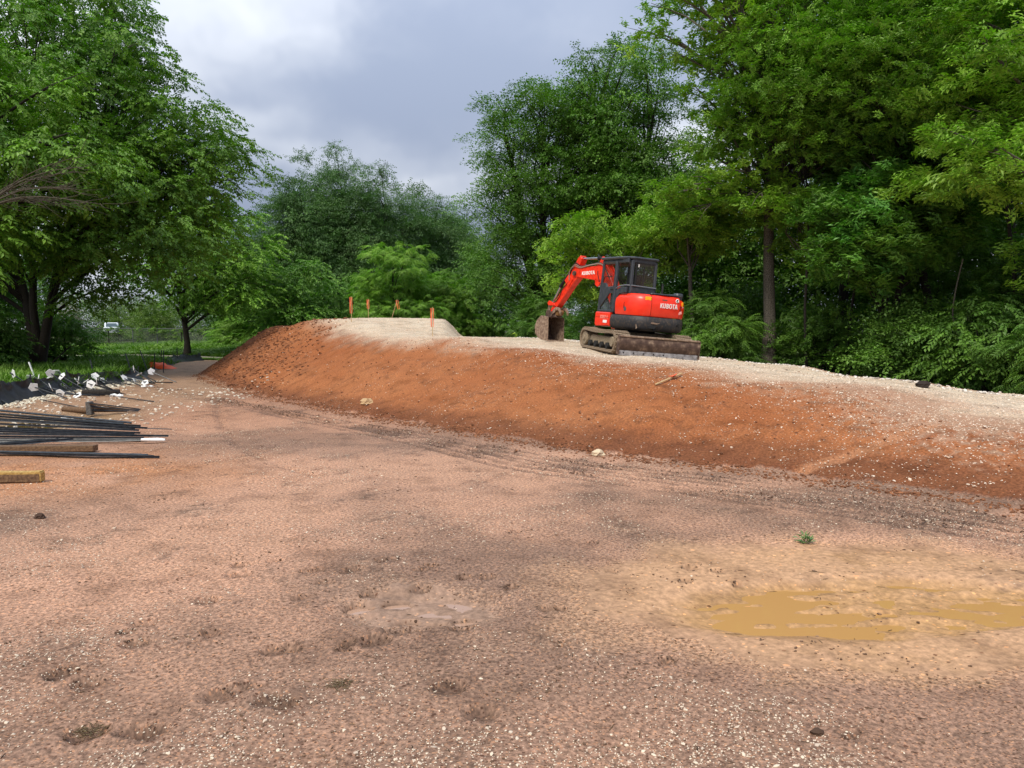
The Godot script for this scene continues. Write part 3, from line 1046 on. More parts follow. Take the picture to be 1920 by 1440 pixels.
	tree("locust_tree", "low yellow green locust hanging over the excavator's arm", {"seed": 133, "at": Vector2(5.0, 29.5), "trunk": 0.11, "bark": M.bark, "stems": [[-0.9, 0.0, 1.0]], "stem_height": 4.6,
		"mass": [[-1.4, 5.1, 0.0, 2.3, 1.25, 1.8], [0.9, 5.4, 0.3, 2.2, 1.3, 1.8], [-2.0, 3.7, 0.0, 1.4, 0.8, 1.2], [-0.2, 2.6, 0.6, 1.2, 1.3, 1.0]], "puffs": 76, "puff": 0.85, "sprays": 24, "kind": "rosette", "tone": fresh, "tone2": fresh2, "size": 1.0, "droop": 0.6})
	tree("walnut_tree", "tall pale walnut with an open crown and a bare grey trunk right of the excavator", {"limb_low": 0.42, "seed": 134, "at": Vector2(9.0, 26.0), "trunk": 0.23, "bark": M.bark, "stems": [[-0.4, 0.0, 1.0]], "stem_height": 14.5,
		"mass": [[-0.5, 12.6, 0.0, 4.2, 3.6, 3.0], [0.5, 8.8, 0.0, 3.7, 2.4, 2.8], [-1.0, 6.2, -0.5, 2.9, 1.1, 2.2], [1.2, 5.2, -0.8, 1.5, 1.3, 1.2]], "puffs": 215, "puff": 0.85, "sprays": 20, "kind": "rosette", "tone": fresh, "tone2": fresh2, "size": 1.05, "droop": 0.45, "limb_every": 1})
	tree("thin_tree", "slender grey trunked tree close behind the excavator's dozer blade", {"seed": 135, "at": Vector2(6.75, 27.5), "trunk": 0.12, "bark": M.bark, "stems": [[-0.35, 0.0, 1.0]], "stem_height": 6.5,
		"mass": [[-0.2, 5.8, 0.0, 1.7, 1.3, 1.6]], "puffs": 26, "puff": 0.95, "sprays": 30, "kind": "rosette", "tone": fresh2, "tone2": fresh, "size": 1.0, "droop": 0.5})
	tree("oak_tree", "tall deep green tree behind and right of the pale walnut", {"seed": 136, "at": Vector2(17.8, 34.0), "trunk": 0.36, "stems": [[0.8, 0.0, 1.0], [-1.6, 0.5, 0.7]], "stem_height": 14.0,
		"mass": [[0.0, 13.6, 0.0, 3.6, 4.0, 3.2], [-1.5, 9.0, 0.0, 4.0, 3.0, 3.2], [2.5, 8.0, 0.0, 3.5, 3.0, 3.0]], "puffs": 165, "puff": 1.2, "sprays": 46, "kind": "broad", "tone": mid2, "tone2": mid, "size": 0.85, "droop": 0.45})
	tree("hickory_tree", "lush mid green hickory with hanging leaves over the mound's right half", {"seed": 137, "at": Vector2(11.6, 23.2), "trunk": 0.2, "stems": [[-0.9, -1.2, 1.0], [0.8, -0.4, 0.7]], "stem_height": 6.0,
		"mass": [[-0.6, 5.5, -1.0, 2.0, 1.2, 1.7], [-1.4, 4.0, -1.4, 1.35, 1.0, 1.2], [0.9, 5.0, -0.6, 1.8, 1.3, 1.4], [0.2, 7.2, 0.0, 1.8, 1.2, 1.6]], "puffs": 76, "puff": 0.85, "sprays": 26, "kind": "rosette", "tone": Color(0.14, 0.34, 0.075), "tone2": mid, "size": 1.15, "droop": 0.65})
	tree("ash_tree", "bright yellow green ash leaning in from the right edge of the view", {"seed": 138, "at": Vector2(14.6, 18.5), "trunk": 0.22, "bark": M.bark, "stems": [[-1.6, -0.4, 1.0], [-0.6, 0.8, 0.8]], "stem_height": 9.5,
		"mass": [[-2.2, 8.2, 0.0, 2.4, 2.3, 2.0], [-2.4, 5.7, -0.6, 2.5, 1.2, 1.8], [0.5, 9.0, 0.5, 3.0, 2.5, 2.5], [-0.6, 3.6, -0.2, 1.4, 1.2, 1.2]], "puffs": 112, "puff": 0.9, "sprays": 25, "kind": "rosette", "tone": fresh, "tone2": fresh2, "size": 0.95, "droop": 0.6})
	# ---- dark understory along the back of the mound
	var lines := [
		[7.4, 26.5, 1.6, 2.6, 141, "dark leafy shrub behind the right end of the dozer blade"], [10.4, 25.0, 1.5, 2.4, 142, "dark shrub just right of the bare grey walnut trunk"],
		[11.6, 21.8, 1.4, 2.4, 143, "mid green shrub below the hanging hickory leaves"], [12.6, 19.6, 1.5, 2.2, 144, "dark shrub in deep shade behind the mound's right half"],
		[13.0, 17.6, 1.4, 2.0, 145, "dark low shrub near the right end of the gravel edge"], [14.6, 20.8, 1.9, 3.4, 146, "tall dark shrub under the bright ash"],
		[9.0, 28.8, 1.9, 3.2, 147, "shaded shrub behind the slender grey trunk"], [3.6, 31.5, 1.7, 2.4, 148, "dark shrub seen under the excavator's boom"],
		[1.6, 34.5, 1.8, 2.8, 149, "dark shrub behind the excavator's bucket"], [13.6, 24.5, 2.2, 4.0, 150, "tall shaded thicket behind the hickory"],
		[16.4, 24.0, 2.2, 4.6, 151, "tall shaded thicket at the right under the oak"], [5.8, 32.0, 1.8, 3.0, 152, "dark shrub behind the excavator's cab"]]
	var r := rnd(77)
	for k in lines:
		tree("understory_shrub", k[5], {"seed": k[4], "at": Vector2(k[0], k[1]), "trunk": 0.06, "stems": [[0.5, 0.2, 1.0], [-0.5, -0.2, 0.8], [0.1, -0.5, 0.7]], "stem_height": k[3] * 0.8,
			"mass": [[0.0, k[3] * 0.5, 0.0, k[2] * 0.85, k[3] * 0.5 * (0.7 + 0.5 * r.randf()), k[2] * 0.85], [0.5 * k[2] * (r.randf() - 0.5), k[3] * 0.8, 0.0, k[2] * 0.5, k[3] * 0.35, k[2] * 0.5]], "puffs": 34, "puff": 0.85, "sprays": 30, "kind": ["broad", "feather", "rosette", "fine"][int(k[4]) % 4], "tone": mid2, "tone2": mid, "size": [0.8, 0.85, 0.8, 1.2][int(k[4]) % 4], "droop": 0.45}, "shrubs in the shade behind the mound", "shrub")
	for k in [[12.2, 28.0, 0.22, 0.6, 161, "straight dark trunk right behind the bare walnut trunk"], [13.4, 23.4, 0.16, -2.4, 162, "dark trunk slanting to the left in the shade"], [15.6, 22.6, 0.17, -1.6, 163, "grey dappled leaning trunk under the bright ash"], [10.9, 24.0, 0.05, 0.9, 165, "thin dark sapling stem between walnut and hickory"], [9.7, 24.3, 0.05, -0.5, 166, "thin leaning sapling stem just left of the bare walnut trunk"], [14.2, 20.6, 0.07, -1.8, 167, "slender slanting dark stem in front of the shaded thicket"], [17.5, 27.0, 0.22, 0.4, 164, "thick dark trunk deep in the wood at the right"]]:
		tree("wood_tree", k[5], {"seed": k[4], "at": Vector2(k[0], k[1]), "trunk": k[2], "stems": [[k[3], 0.0, 1.0]], "stem_height": 10.0,
			"mass": [[k[3], 9.6, 0.0, 2.8, 2.6, 2.4]], "puffs": 60, "puff": 1.2, "sprays": 34, "kind": "rosette", "tone": mid, "tone2": fresh2, "size": 0.85, "droop": 0.45}, "trees inside the wood at the right")
	woods("woods", "dense wood closing the view behind the trees at the right", [[9.0, 40.0], [14.0, 39.0], [19.0, 36.0], [22.0, 30.0], [24.0, 24.0], [24.0, 18.0]], 10.5, 9000, 201, mid2, mid)
	woods("woods", "dark far wood beyond the meadow at the left edge", [[-110.0, 84.0], [-80.0, 88.0], [-64.0, 92.0]], 10.0, 1800, 202, blue, mid2)
	woods("woods", "pale green far wood on the skyline beyond the white car", [[-68.0, 112.0], [-54.0, 118.0], [-38.0, 110.0]], 9.0, 1500, 202, blue2, Color(0.24, 0.32, 0.12))
	woods("woods", "dense far wood behind the stand beyond the mound", [[-42.0, 104.0], [-26.0, 98.0], [-12.0, 96.0], [2.0, 88.0], [12.0, 70.0], [16.0, 55.0]], 9.5, 4200, 202, blue, blue2)


# a far-off wood that reads as one mass of leaves
func woods(called: String, label: String, along: Array, tall: float, n: int, seed_: int, tone: Color, tone2: Color) -> void:
	var r := rnd(seed_)
	var mm := MultiMesh.new()
	mm.transform_format = MultiMesh.TRANSFORM_3D
	mm.use_colors = true
	mm.mesh = spray("fine", 1)
	mm.instance_count = n
	var big := 3.4 if seed_ == 202 else 2.6
	for i in n:
		var k := r.randf() * (along.size() - 1.001)
		var a: Array = along[int(k)]
		var b: Array = along[int(k) + 1]
		var x: float = lerpf(a[0], b[0], k - int(k)) + r.randfn() * 1.3
		var d: float = lerpf(a[1], b[1], k - int(k)) + r.randfn() * 1.3
		var top := tall * (0.75 + 0.35 * n_low.get_noise_2d(x * 1.6, d * 1.6) + 0.1 * n_mid.get_noise_2d(x, d))
		var y := top * pow(r.randf(), 0.8)
		var q := Basis.from_euler(Vector3(r.randf_range(-0.6, 0.4), r.randf() * TAU, r.randf_range(-0.6, 0.3))).scaled_local(Vector3.ONE * big * r.randf_range(0.7, 1.2))
		mm.set_instance_transform(i, Transform3D(q, Vector3(x, y, -d)))
		var c := tone.lerp(tone2, r.randf()) * r.randf_range(0.8, 1.15)
		mm.set_instance_color(i, Color(c.r, c.g, c.b))
	var o := MultiMeshInstance3D.new()
	o.name = numbered(called)
	o.multimesh = mm
	o.material_override = M.leaf_far
	add_child(o)
	tag(o, label, "", "", "stuff")


# ---------------------------------------------------------------- the excavator
# points are given as (forward, up) in the plane of the boom
func fu(f: float, u: float, x := 0.0) -> Vector3:
	return Vector3(x, u, -f)


func plate(st: SurfaceTool, pts: Array, x0: float, x1: float, bev: float) -> void:   # an outline of (forward, up) points given thickness across
	var p := PackedVector2Array()
	for q in pts:
		p.append(Vector2(q[0], q[1]))
	# local x = forward, local y = up, local z = across to the right
	prism(st, p, x0, x1, bev, Transform3D(Basis(Vector3(0, 0, -1), Vector3(0, 1, 0), Vector3(1, 0, 0)), Vector3.ZERO))


func lettering(text: String, size: float, thick: float) -> TextMesh:
	var t := TextMesh.new()
	var f := SystemFont.new()
	f.font_names = PackedStringArray(["Droid Sans"])
	f.font_weight = 700
	t.font = f
	t.text = text
	t.font_size = 64
	t.pixel_size = size / 48.0
	t.depth = thick
	return t


func ramp(pts: Array, n: int) -> PackedVector2Array:   # round off a polyline
	var c := Curve2D.new()
	for p in pts:
		c.add_point(p[0], p[1], p[2])
	c.bake_interval = 0.02
	var out := PackedVector2Array()
	for i in n + 1:
		out.append(c.sample_baked(c.get_baked_length() * i / n))
	return out


# one skin of the rear body: a strip of the plan outline carried up through a list of [height, inset] rings
func skin(path: PackedVector2Array, rings: Array, close_top := true) -> ArrayMesh:
	var st := st_new()
	st.set_smooth_group(0)
	var n := path.size()
	var nor := PackedVector2Array()
	for i in n:
		var e := (path[mini(i + 1, n - 1)] - path[maxi(i - 1, 0)]).normalized()
		nor.append(Vector2(-e.y, e.x))
	var levels := []
	for g in rings:
		var row := PackedVector3Array()
		for i in n:
			var q: Vector2 = path[i] - nor[i] * g[1]
			row.append(Vector3(q.x, g[0], q.y))
		levels.append(row)
	for l in levels.size() - 1:
		for i in n - 1:
			quad(st, levels[l][i + 1], levels[l][i], levels[l + 1][i], levels[l + 1][i + 1])
	if close_top:
		st.set_smooth_group(-1)
		var mid := Vector2.ZERO
		for p in path:
			mid += p / n
		mid = mid.lerp((path[0] + path[n - 1]) / 2.0, 0.8)
		for i in n - 1:
			tri(st, levels[-1][i + 1], levels[-1][i], Vector3(mid.x, rings[-1][0] - 0.002, mid.y))
			tri(st, levels[0][i], levels[0][i + 1], Vector3(mid.x, rings[0][0], mid.y))
		# the two cut ends
		for e in [0, n - 1]:
			for l in levels.size() - 1:
				var inn := Vector3(mid.x, 0, mid.y)
				var a: Vector3 = levels[l][e]
				var b: Vector3 = levels[l + 1][e]
				var c := a.lerp(Vector3(inn.x, a.y, inn.z), 0.25)
				var d := b.lerp(Vector3(inn.x, b.y, inn.z), 0.25)
				quad(st, a, b, d, c) if e == 0 else quad(st, b, a, c, d)
	return fin(st)


func build_excavator() -> void:
	var red := worn([[0.0, Color(0.90, 0.16, 0.04)], [0.5, Color(0.95, 0.19, 0.05)], [1.0, Color(0.96, 0.23, 0.08)]], 0.7, 0.40, 0.0, 0.02, 61)
	red.clearcoat_enabled = true
	red.clearcoat = 0.25
	red.clearcoat_roughness = 0.15
	var red_boom := worn([[0.0, Color(0.76, 0.15, 0.05)], [0.55, Color(0.92, 0.19, 0.06)], [1.0, Color(0.94, 0.25, 0.11)]], 0.9, 0.45, 0.0, 0.03, 62)
	var black := worn([[0.0, Color(0.17, 0.185, 0.205)], [0.6, Color(0.215, 0.23, 0.255)], [1.0, Color(0.29, 0.30, 0.31)]], 0.8, 0.42, 0.0, 0.03, 63)
	var weight := worn([[0.0, Color(0.42, 0.35, 0.28)], [0.34, Color(0.24, 0.21, 0.19)], [0.48, Color(0.16, 0.165, 0.18)], [0.62, Color(0.15, 0.155, 0.17)], [1.0, Color(0.38, 0.33, 0.28)]], 0.8, 0.6, 0.0, 0.03, 64)
	var dark := mat(Color(0.05, 0.05, 0.055), 0.7)
	var rubber := worn([[0.0, Color(0.34, 0.29, 0.23)], [0.5, Color(0.50, 0.43, 0.35)], [1.0, Color(0.68, 0.60, 0.50)]], 2.4, 0.95, 0.0, 0.04, 65, 1.0)
	var mud := worn([[0.0, Color(0.42, 0.37, 0.30)], [0.5, Color(0.56, 0.50, 0.41)], [1.0, Color(0.68, 0.62, 0.52)]], 1.8, 0.95, 0.0, 0.04, 66, 1.2)
	var rust := worn([[0.0, Color(0.21, 0.15, 0.12)], [0.5, Color(0.32, 0.24, 0.20)], [0.72, Color(0.40, 0.32, 0.27)], [1.0, Color(0.62, 0.53, 0.44)]], 0.8, 0.75, 0.1, 0.025, 67)
	var bare := worn([[0.0, Color(0.38, 0.36, 0.36)], [0.5, Color(0.60, 0.60, 0.62)], [1.0, Color(0.74, 0.74, 0.76)]], 1.0, 0.42, 0.5, 0.03, 68)
	var scoop := worn([[0.0, Color(0.36, 0.28, 0.23)], [0.5, Color(0.52, 0.43, 0.36)], [1.0, Color(0.66, 0.58, 0.50)]], 1.2, 0.7, 0.1, 0.025, 69)
	var chrome := mat(Color(0.72, 0.74, 0.76), 0.18, 0.9)
	var glass := mat(Color(0.02, 0.06, 0.045, 0.16), 0.04)
	glass.transparency = BaseMaterial3D.TRANSPARENCY_ALPHA
	var white := mat(Color(0.93, 0.93, 0.91), 0.5)
	var yellow := mat(Color(0.95, 0.68, 0.05), 0.5)
	var cable := mat(Color(0.07, 0.07, 0.075), 0.55)
	var seatc := mat(Color(0.10, 0.11, 0.115), 0.85)

	# stands a little tilted, since the top of the mound falls to the right
	var ex := thing("excavator", "orange red compact excavator with black cab parked on the gravel of the mound", "excavator")
	var f0 := Vector3(-sin(deg_to_rad(14.0)), 0, -cos(deg_to_rad(14.0)))
	var r0 := f0.cross(Vector3.UP)
	var mid := Vector3(3.04, 0, -18.7)
	var hf := height(mid.x + f0.x * 1.2, -(mid.z + f0.z * 1.2))
	var hb := height(mid.x - f0.x * 1.2, -(mid.z - f0.z * 1.2))
	var hr := height(mid.x + r0.x * 0.8, -(mid.z + r0.z * 0.8))
	var hl := height(mid.x - r0.x * 0.8, -(mid.z - r0.z * 0.8))
	var f1 := (f0 * 2.4 + Vector3.UP * (hf - hb)).normalized()
	var r1 := (r0 * 1.6 + Vector3.UP * (hr - hl)).normalized()
	var up := r1.cross(f1).normalized()
	ex.transform = Transform3D(Basis(r1, up, r1.cross(up)).orthonormalized(), Vector3(mid.x, (hf + hb + hr + hl) / 4.0 + 0.01, mid.z))
	var H := Transform3D(Basis(Vector3.UP, deg_to_rad(9.0)) * Basis.from_scale(Vector3(0.81, 1.0, 0.86)), Vector3(0.10, 0, 0.08))   # the upper body is slewed to the left

	# --- undercarriage
	var st := st_new()
	box(st, Vector3(0, 0.40, 0), Vector3(1.2, 0.24, 1.1), 0.03)
	box(st, Vector3(0, 0.33, 0.75), Vector3(0.5, 0.14, 0.9), 0.02)
	put("chassis", fin(st), mud, ex)
	st = st_new()
	wheel(st, Vector3(0, 0.57, 0), Vector3.UP, 0.5, 0.12, 28)
	put("slew_ring", fin(st), dark, ex)
	for s in [-1.0, 1.0]:
		st = st_new()
		var x0: float = s * 0.80 - 0.20
		var loop := PackedVector2Array()   # outline of the track seen from the side: x = forward
		for i in 13:
			var a := -PI / 2 + PI * i / 12.0
			loop.append(Vector2(1.0 + cos(a) * 0.25, 0.275 + sin(a) * 0.25))
		for i in 6:
			loop.append(Vector2(0.75 - 0.3 * i, 0.522 - 0.012 * sin(PI * i / 5.0) * 2.0))
		for i in 13:
			var a := PI / 2 + PI * i / 12.0
			loop.append(Vector2(-1.0 + cos(a) * 0.25, 0.275 + sin(a) * 0.25))
		var inner := inset(loop, 0.055)
		var xf := Transform3D(Basis(Vector3(0, 0, -1), Vector3(0, 1, 0), Vector3(1, 0, 0)), Vector3(x0, 0, 0))
		st.set_smooth_group(-1)
		for i in loop.size():
			var j := (i + 1) % loop.size()
			var A := [xf * Vector3(loop[i].x, loop[i].y, 0), xf * Vector3(loop[j].x, loop[j].y, 0), xf * Vector3(loop[j].x, loop[j].y, 0.4), xf * Vector3(loop[i].x, loop[i].y, 0.4)]
			var B := [xf * Vector3(inner[i].x, inner[i].y, 0), xf * Vector3(inner[j].x, inner[j].y, 0), xf * Vector3(inner[j].x, inner[j].y, 0.4), xf * Vector3(inner[i].x, inner[i].y, 0.4)]
			quad(st, A[0], A[1], A[2], A[3])
			quad(st, B[3], B[2], B[1], B[0])
			quad(st, B[0], B[1], A[1], A[0])
			quad(st, A[3], A[2], B[2], B[3])
		var belt := put("track_belt", fin(st), rubber, ex)
		# lugs, too fine to pick apart from here
		st = st_new()
		var total := 0.0
		for i in loop.size():
			total += loop[i].distance_to(loop[(i + 1) % loop.size()])
		var at := 0.0
		var next := 0.03
		for i in loop.size():
			var a := loop[i]
			var b := loop[(i + 1) % loop.size()]
			var l := a.distance_to(b)
			while next < at + l:
				var p := a.lerp(b, (next - at) / l)
				var e := (b - a).normalized()
				var basis := Basis(Vector3(0, e.y, -e.x), Vector3(0, -e.x, -e.y), Vector3(1, 0, 0))
				var off := Vector3(0, -e.x, -e.y) * 0.012
				for h in 2:
					box(st, Vector3(x0 + 0.11 + 0.18 * h, p.y, -p.x) + off + Vector3(0, e.y, -e.x) * (0.025 * h), Vector3(0.045, 0.036, 0.19), 0.008, basis)
				next += 0.105
			at += l
		tag(put("track_lugs", fin(st), rubber, belt), "", "", "", "stuff")
		st = st_new()
		plate(st, [[-0.85, 0.16], [0.72, 0.16], [0.72, 0.34], [0.60, 0.38], [-0.72, 0.38], [-0.85, 0.30]], x0 + 0.10, x0 + 0.34, 0.02)
		put("track_frame", fin(st), mud, ex)
		st = st_new()
		wheel(st, fu(1.0, 0.275, s * 0.80), Vector3.RIGHT, 0.185, 0.32)
		wheel(st, fu(1.0, 0.275, s * 0.80), Vector3.RIGHT, 0.07, 0.38, 12)
		put("idler_wheel", fin(st), mud, ex)
		st = st_new()
		wheel(st, fu(-1.0, 0.275, s * 0.80), Vector3.RIGHT, 0.19, 0.24)
		wheel(st, fu(-1.0, 0.275, s * 0.80), Vector3.RIGHT, 0.12, 0.40, 14)
		put("drive_sprocket", fin(st), mud, ex)
		for i in 4:
			st = st_new()
			wheel(st, fu(-0.62 + 0.4 * i, 0.155, s * 0.80), Vector3.RIGHT, 0.085, 0.34, 14)
			put("roller", fin(st), dark if s < 0 else mud, ex)
	# --- dozer blade, towards the camera
	st = st_new()
	var prof := []
	for i in 9:
		var t := i / 8.0
		prof.append([-1.50 - 0.06 * sin(PI * t) + 0.05 * (1.0 - t), 0.08 + 0.36 * t])
	var front := []
	for i in 9:
		var q: Array = prof[8 - i]
		front.append([q[0] - 0.035, q[1]])
	plate(st, prof + front, -1.0, 1.0, 0.004)
	var bl := put("dozer_blade", fin(st), rust, ex)
	st = st_new()
	plate(st, [[-1.475, 0.0], [-1.515, 0.0], [-1.52, 0.115], [-1.48, 0.115]], -1.0, 1.0, 0.003)
	var edge := put("cutting_edge", fin(st), bare, bl)
	for i in 5:
		st = st_new()
		wheel(st, Vector3(-0.88 + 0.25 * i, 0.065, 1.525), Vector3(0, 0, 1), 0.016, 0.02, 8)
		put("bolt", fin(st), dark, bl)
	st = st_new()
	bar(st, Vector3(-1.0, 0.445, 1.545), Vector3(1.0, 0.445, 1.545), 0.05, 0.045, 0.01)
	put("blade_rim", fin(st), scoop, bl)
	for s in [-1.0, 1.0]:
		st = st_new()
		plate(st, [[-1.42, 0.02], [-1.56, 0.02], [-1.57, 0.44], [-1.50, 0.46], [-1.42, 0.40]], s * 1.0 - (0.0 if s > 0 else 0.025), s * 1.0 + (0.025 if s > 0 else 0.0), 0.004)
		put("end_plate", fin(st), rust, bl)
		st = st_new()
		bar(st, Vector3(s * 0.28, 0.34, 0.5), Vector3(s * 0.34, 0.24, 1.48), 0.12, 0.14, 0.015)
		put("blade_arm", fin(st), dark, ex)

	# --- upper body. plan outline (x, z) from the left front round the back to the right front
	var left := ramp([[Vector2(-0.96, 0.02), Vector2(), Vector2(0, 0.2)], [Vector2(-0.94, 0.42), Vector2(0, -0.2), Vector2(0, 0.32)], [Vector2(-0.42, 1.06), Vector2(-0.34, 0), Vector2(0, 0)]], 12)
	var rear := ramp([[Vector2(-0.41, 1.062), Vector2(), Vector2(0.2, 0.035)], [Vector2(0.58, 1.045), Vector2(-0.2, 0.04), Vector2(0, 0)]], 8)
	var right := ramp([[Vector2(0.59, 1.042), Vector2(), Vector2(0.2, -0.02)], [Vector2(0.92, 0.62), Vector2(0.02, 0.25), Vector2(0, -0.2)], [Vector2(0.96, -0.75), Vector2(0, 0.3), Vector2(0, 0)]], 12)
	var body := [[0.94, 0.02], [0.98, 0.0], [1.22, -0.02], [1.36, 0.0], [1.42, 0.03], [1.455, 0.09]]
	var lp := put("rear_corner_panel", skin(left, [[0.94, 0.02], [0.98, 0.0], [1.20, -0.02], [1.34, 0.0], [1.42, 0.04], [1.46, 0.12]]), red, ex, H)
	put("rear_corner_panel", skin(right, [[0.94, 0.02], [0.98, 0.0], [1.18, -0.015], [1.30, 0.0], [1.36, 0.03], [1.385, 0.08]]), red, ex, H)
	var hood := put("engine_cover", skin(rear, body), red, ex, H)
	st = st_new()
	box(st, Vector3(0.05, 1.2, 0.28), Vector3(1.4, 0.44, 0.95), 0.12)
	put("engine_bay", fin(st), dark, ex, H)
	# counterweight: a heavy black belt under the red panels
	var belt_path := PackedVector2Array()
	for p in ramp([[Vector2(-1.0, -0.16), Vector2(), Vector2(0, 0.3)], [Vector2(-0.97, 0.45), Vector2(0, -0.2), Vector2(0, 0.36)], [Vector2(-0.42, 1.14), Vector2(-0.36, -0.01), Vector2(0.2, 0.02)], [Vector2(0.50, 1.13), Vector2(-0.2, 0.02), Vector2(0.32, -0.02)], [Vector2(0.98, 0.45), Vector2(0, 0.36), Vector2(0, -0.2)], [Vector2(1.0, -0.7), Vector2(0, 0.3), Vector2(0, 0)]], 44):
		belt_path.append(p)
	var cw := put("counterweight", skin(belt_path, [[0.585, 0.12], [0.61, 0.06], [0.66, 0.02], [0.80, 0.0], [0.885, 0.015], [0.925, 0.05]]), weight, ex, H)
	for q in [[-0.30, 0.10, 0.66], [0.52, 0.07, 0.78]]:
		st = st_new()
		wheel(st, Vector3(q[0], q[2], 1.125), Vector3(0, 0, 1), q[1] * 0.55, 0.05, 14)
		put("tie_down_eye", fin(st), dark, cw)
	st = st_new()   # scraped hollow at the left of the counterweight
	prism(st, PackedVector2Array([Vector2(-0.28, -0.05), Vector2(0.22, -0.05), Vector2(0.28, 0.03), Vector2(-0.12, 0.04), Vector2(-0.26, 0.0)]), -0.02, 0.02, 0.006, Transform3D(Basis(Vector3.UP, deg_to_rad(-26)), Vector3(-0.50, 0.70, 1.085)))
	put("recess", fin(st), dark, cw)
	st = st_new()   # paint scraped down to dried mud above it
	prism(st, PackedVector2Array([Vector2(-0.32, -0.10), Vector2(-0.24, -0.02), Vector2(-0.10, 0.055), Vector2(0.26, 0.05), Vector2(0.36, 0.075), Vector2(0.0, 0.10), Vector2(-0.24, 0.10), Vector2(-0.34, 0.02)]), -0.02, 0.012, 0.0, Transform3D(Basis(Vector3.UP, deg_to_rad(-26)), Vector3(-0.50, 0.715, 1.085)))
	put("scrape", fin(st), scoop, cw)
	# side skirt under the door
	st = st_new()
	plate(st, [[0.19, 0.63], [0.98, 0.60], [1.03, 0.66], [1.03, 0.94], [0.99, 0.965], [0.19, 0.965]], -1.01, -0.55, 0.02)
	var skirt := put("side_skirt", fin(st), red, ex, H)
	put("model_lettering", lettering("KX057-4", 0.085, 0.004), mat(Color(0.95, 0.62, 0.55), 0.5), skirt, Transform3D(Basis(Vector3.UP, -PI / 2), Vector3(-1.012, 0.845, -0.50)))
	st = st_new()
	box(st, Vector3(-1.013, 0.735, -0.42), Vector3(0.006, 0.07, 0.22))
	put("white_plate", fin(st), white, skirt)
	st = st_new()
	bar(st, Vector3(-1.012, 0.835, -0.98), Vector3(-1.012, 0.835, -0.20), 0.006, 0.008)
	put("skirt_seam", fin(st), mat(Color(0.55, 0.07, 0.03), 0.5), skirt)
	st = st_new()
	box(st, Vector3(0.1, 0.78, -0.35), Vector3(1.8, 0.26, 1.5), 0.03)
	put("deck", fin(st), dark, ex, H)
	st = st_new()
	box(st, Vector3(0.62, 1.08, -0.35), Vector3(0.66, 0.46, 0.95), 0.08)
	put("tank_cover", fin(st), red, ex, H)
	# hood top: black ledge, hinge and rounded exhaust cover
	st = st_new()
	box(st, Vector3(0.08, 1.475, 0.84), Vector3(0.98, 0.05, 0.34), 0.02)
	put("hood_ledge", fin(st), black, ex, H)
	st = st_new()
	box(st, Vector3(0.66, 1.44, 0.50), Vector3(0.44, 0.16, 0.60), 0.05)
	box(st, Vector3(0.74, 1.50, 0.72), Vector3(0.26, 0.12, 0.22), 0.04)
	put("exhaust_cover", fin(st), black, ex, H)
	st = st_new()
	tube(st, PackedVector3Array([Vector3(0.16, 1.46, 0.72), Vector3(0.16, 1.60, 0.72), Vector3(0.19, 1.70, 0.68)]), PackedFloat32Array([0.035, 0.03, 0.03]), 8)
	box(st, Vector3(0.19, 1.70, 0.66), Vector3(0.05, 0.12, 0.05), 0.01)
	put("hood_latch", fin(st), dark, ex, H)
	# marks on the red rear
	var back := Transform3D(Basis(), Vector3.ZERO)
	put("name_lettering", lettering("KUBOTA", 0.118, 0.006), white, hood, Transform3D(Basis(), Vector3(0.165, 1.215, 1.108)))
	st = st_new()   # the round emblem: a ring with a tail and a dark centre
	var ring := PackedVector3Array()
	for i in 15:
		var a := deg_to_rad(-30.0 + 300.0 * i / 14.0)
		ring.append(Vector3(0.47 + cos(a) * 0.045, 1.36 + sin(a) * 0.04, 1.075))
	tube(st, ring, PackedFloat32Array([0.012]), 6)
	bar(st, Vector3(0.475, 1.355, 1.08), Vector3(0.52, 1.335, 1.08), 0.02, 0.02)
	put("emblem", fin(st), white, hood)
	st = st_new()
	wheel(st, Vector3(0.465, 1.36, 1.075), Vector3(0, 0, 1), 0.04, 0.012, 14)
	put("emblem_centre", fin(st), dark, hood)
	st = st_new()
	box(st, Vector3(0.02, 1.355, 1.085), Vector3(0.17, 0.026, 0.01))
	put("small_plate", fin(st), mat(Color(0.45, 0.33, 0.27), 0.6), hood)
	st = st_new()
	box(st, Vector3(-0.52, 1.36, 1.04), Vector3(0.19, 0.085, 0.02), 0.006, Basis(Vector3.UP, deg_to_rad(-12)))
	put("warning_label", fin(st), yellow, lp)
	st = st_new()   # air inlet: a dark scooped slot with a pale lip
	prism(st, PackedVector2Array([Vector2(-0.06, -0.10), Vector2(0.06, -0.12), Vector2(0.10, 0.12), Vector2(0.07, 0.13), Vector2(-0.05, 0.02)]), -0.015, 0.03, 0.0, Transform3D(Basis(Vector3.UP, deg_to_rad(-68)), Vector3(-0.915, 1.20, 0.50)))
	put("air_inlet", fin(st), mat(Color(0.33, 0.045, 0.03), 0.7), lp)
	st = st_new()
	wheel(st, Vector3(-0.925, 1.08, 0.52), Vector3(-1, 0, 0.3), 0.055, 0.05, 14)
	put("filler_cap", fin(st), mat(Color(0.32, 0.30, 0.31), 0.5), lp)
	st = st_new()
	box(st, Vector3(-0.80, 1.235, 0.845), Vector3(0.075, 0.06, 0.02), 0.004, Basis(Vector3.UP, deg_to_rad(-45)))
	put("side_label", fin(st), yellow, lp)
	st = st_new()
	box(st, Vector3(-0.80, 1.16, 0.845), Vector3(0.045, 0.045, 0.02), 0.004, Basis(Vector3.UP, deg_to_rad(-45)))
	put("small_label", fin(st), white, lp)
	st = st_new()
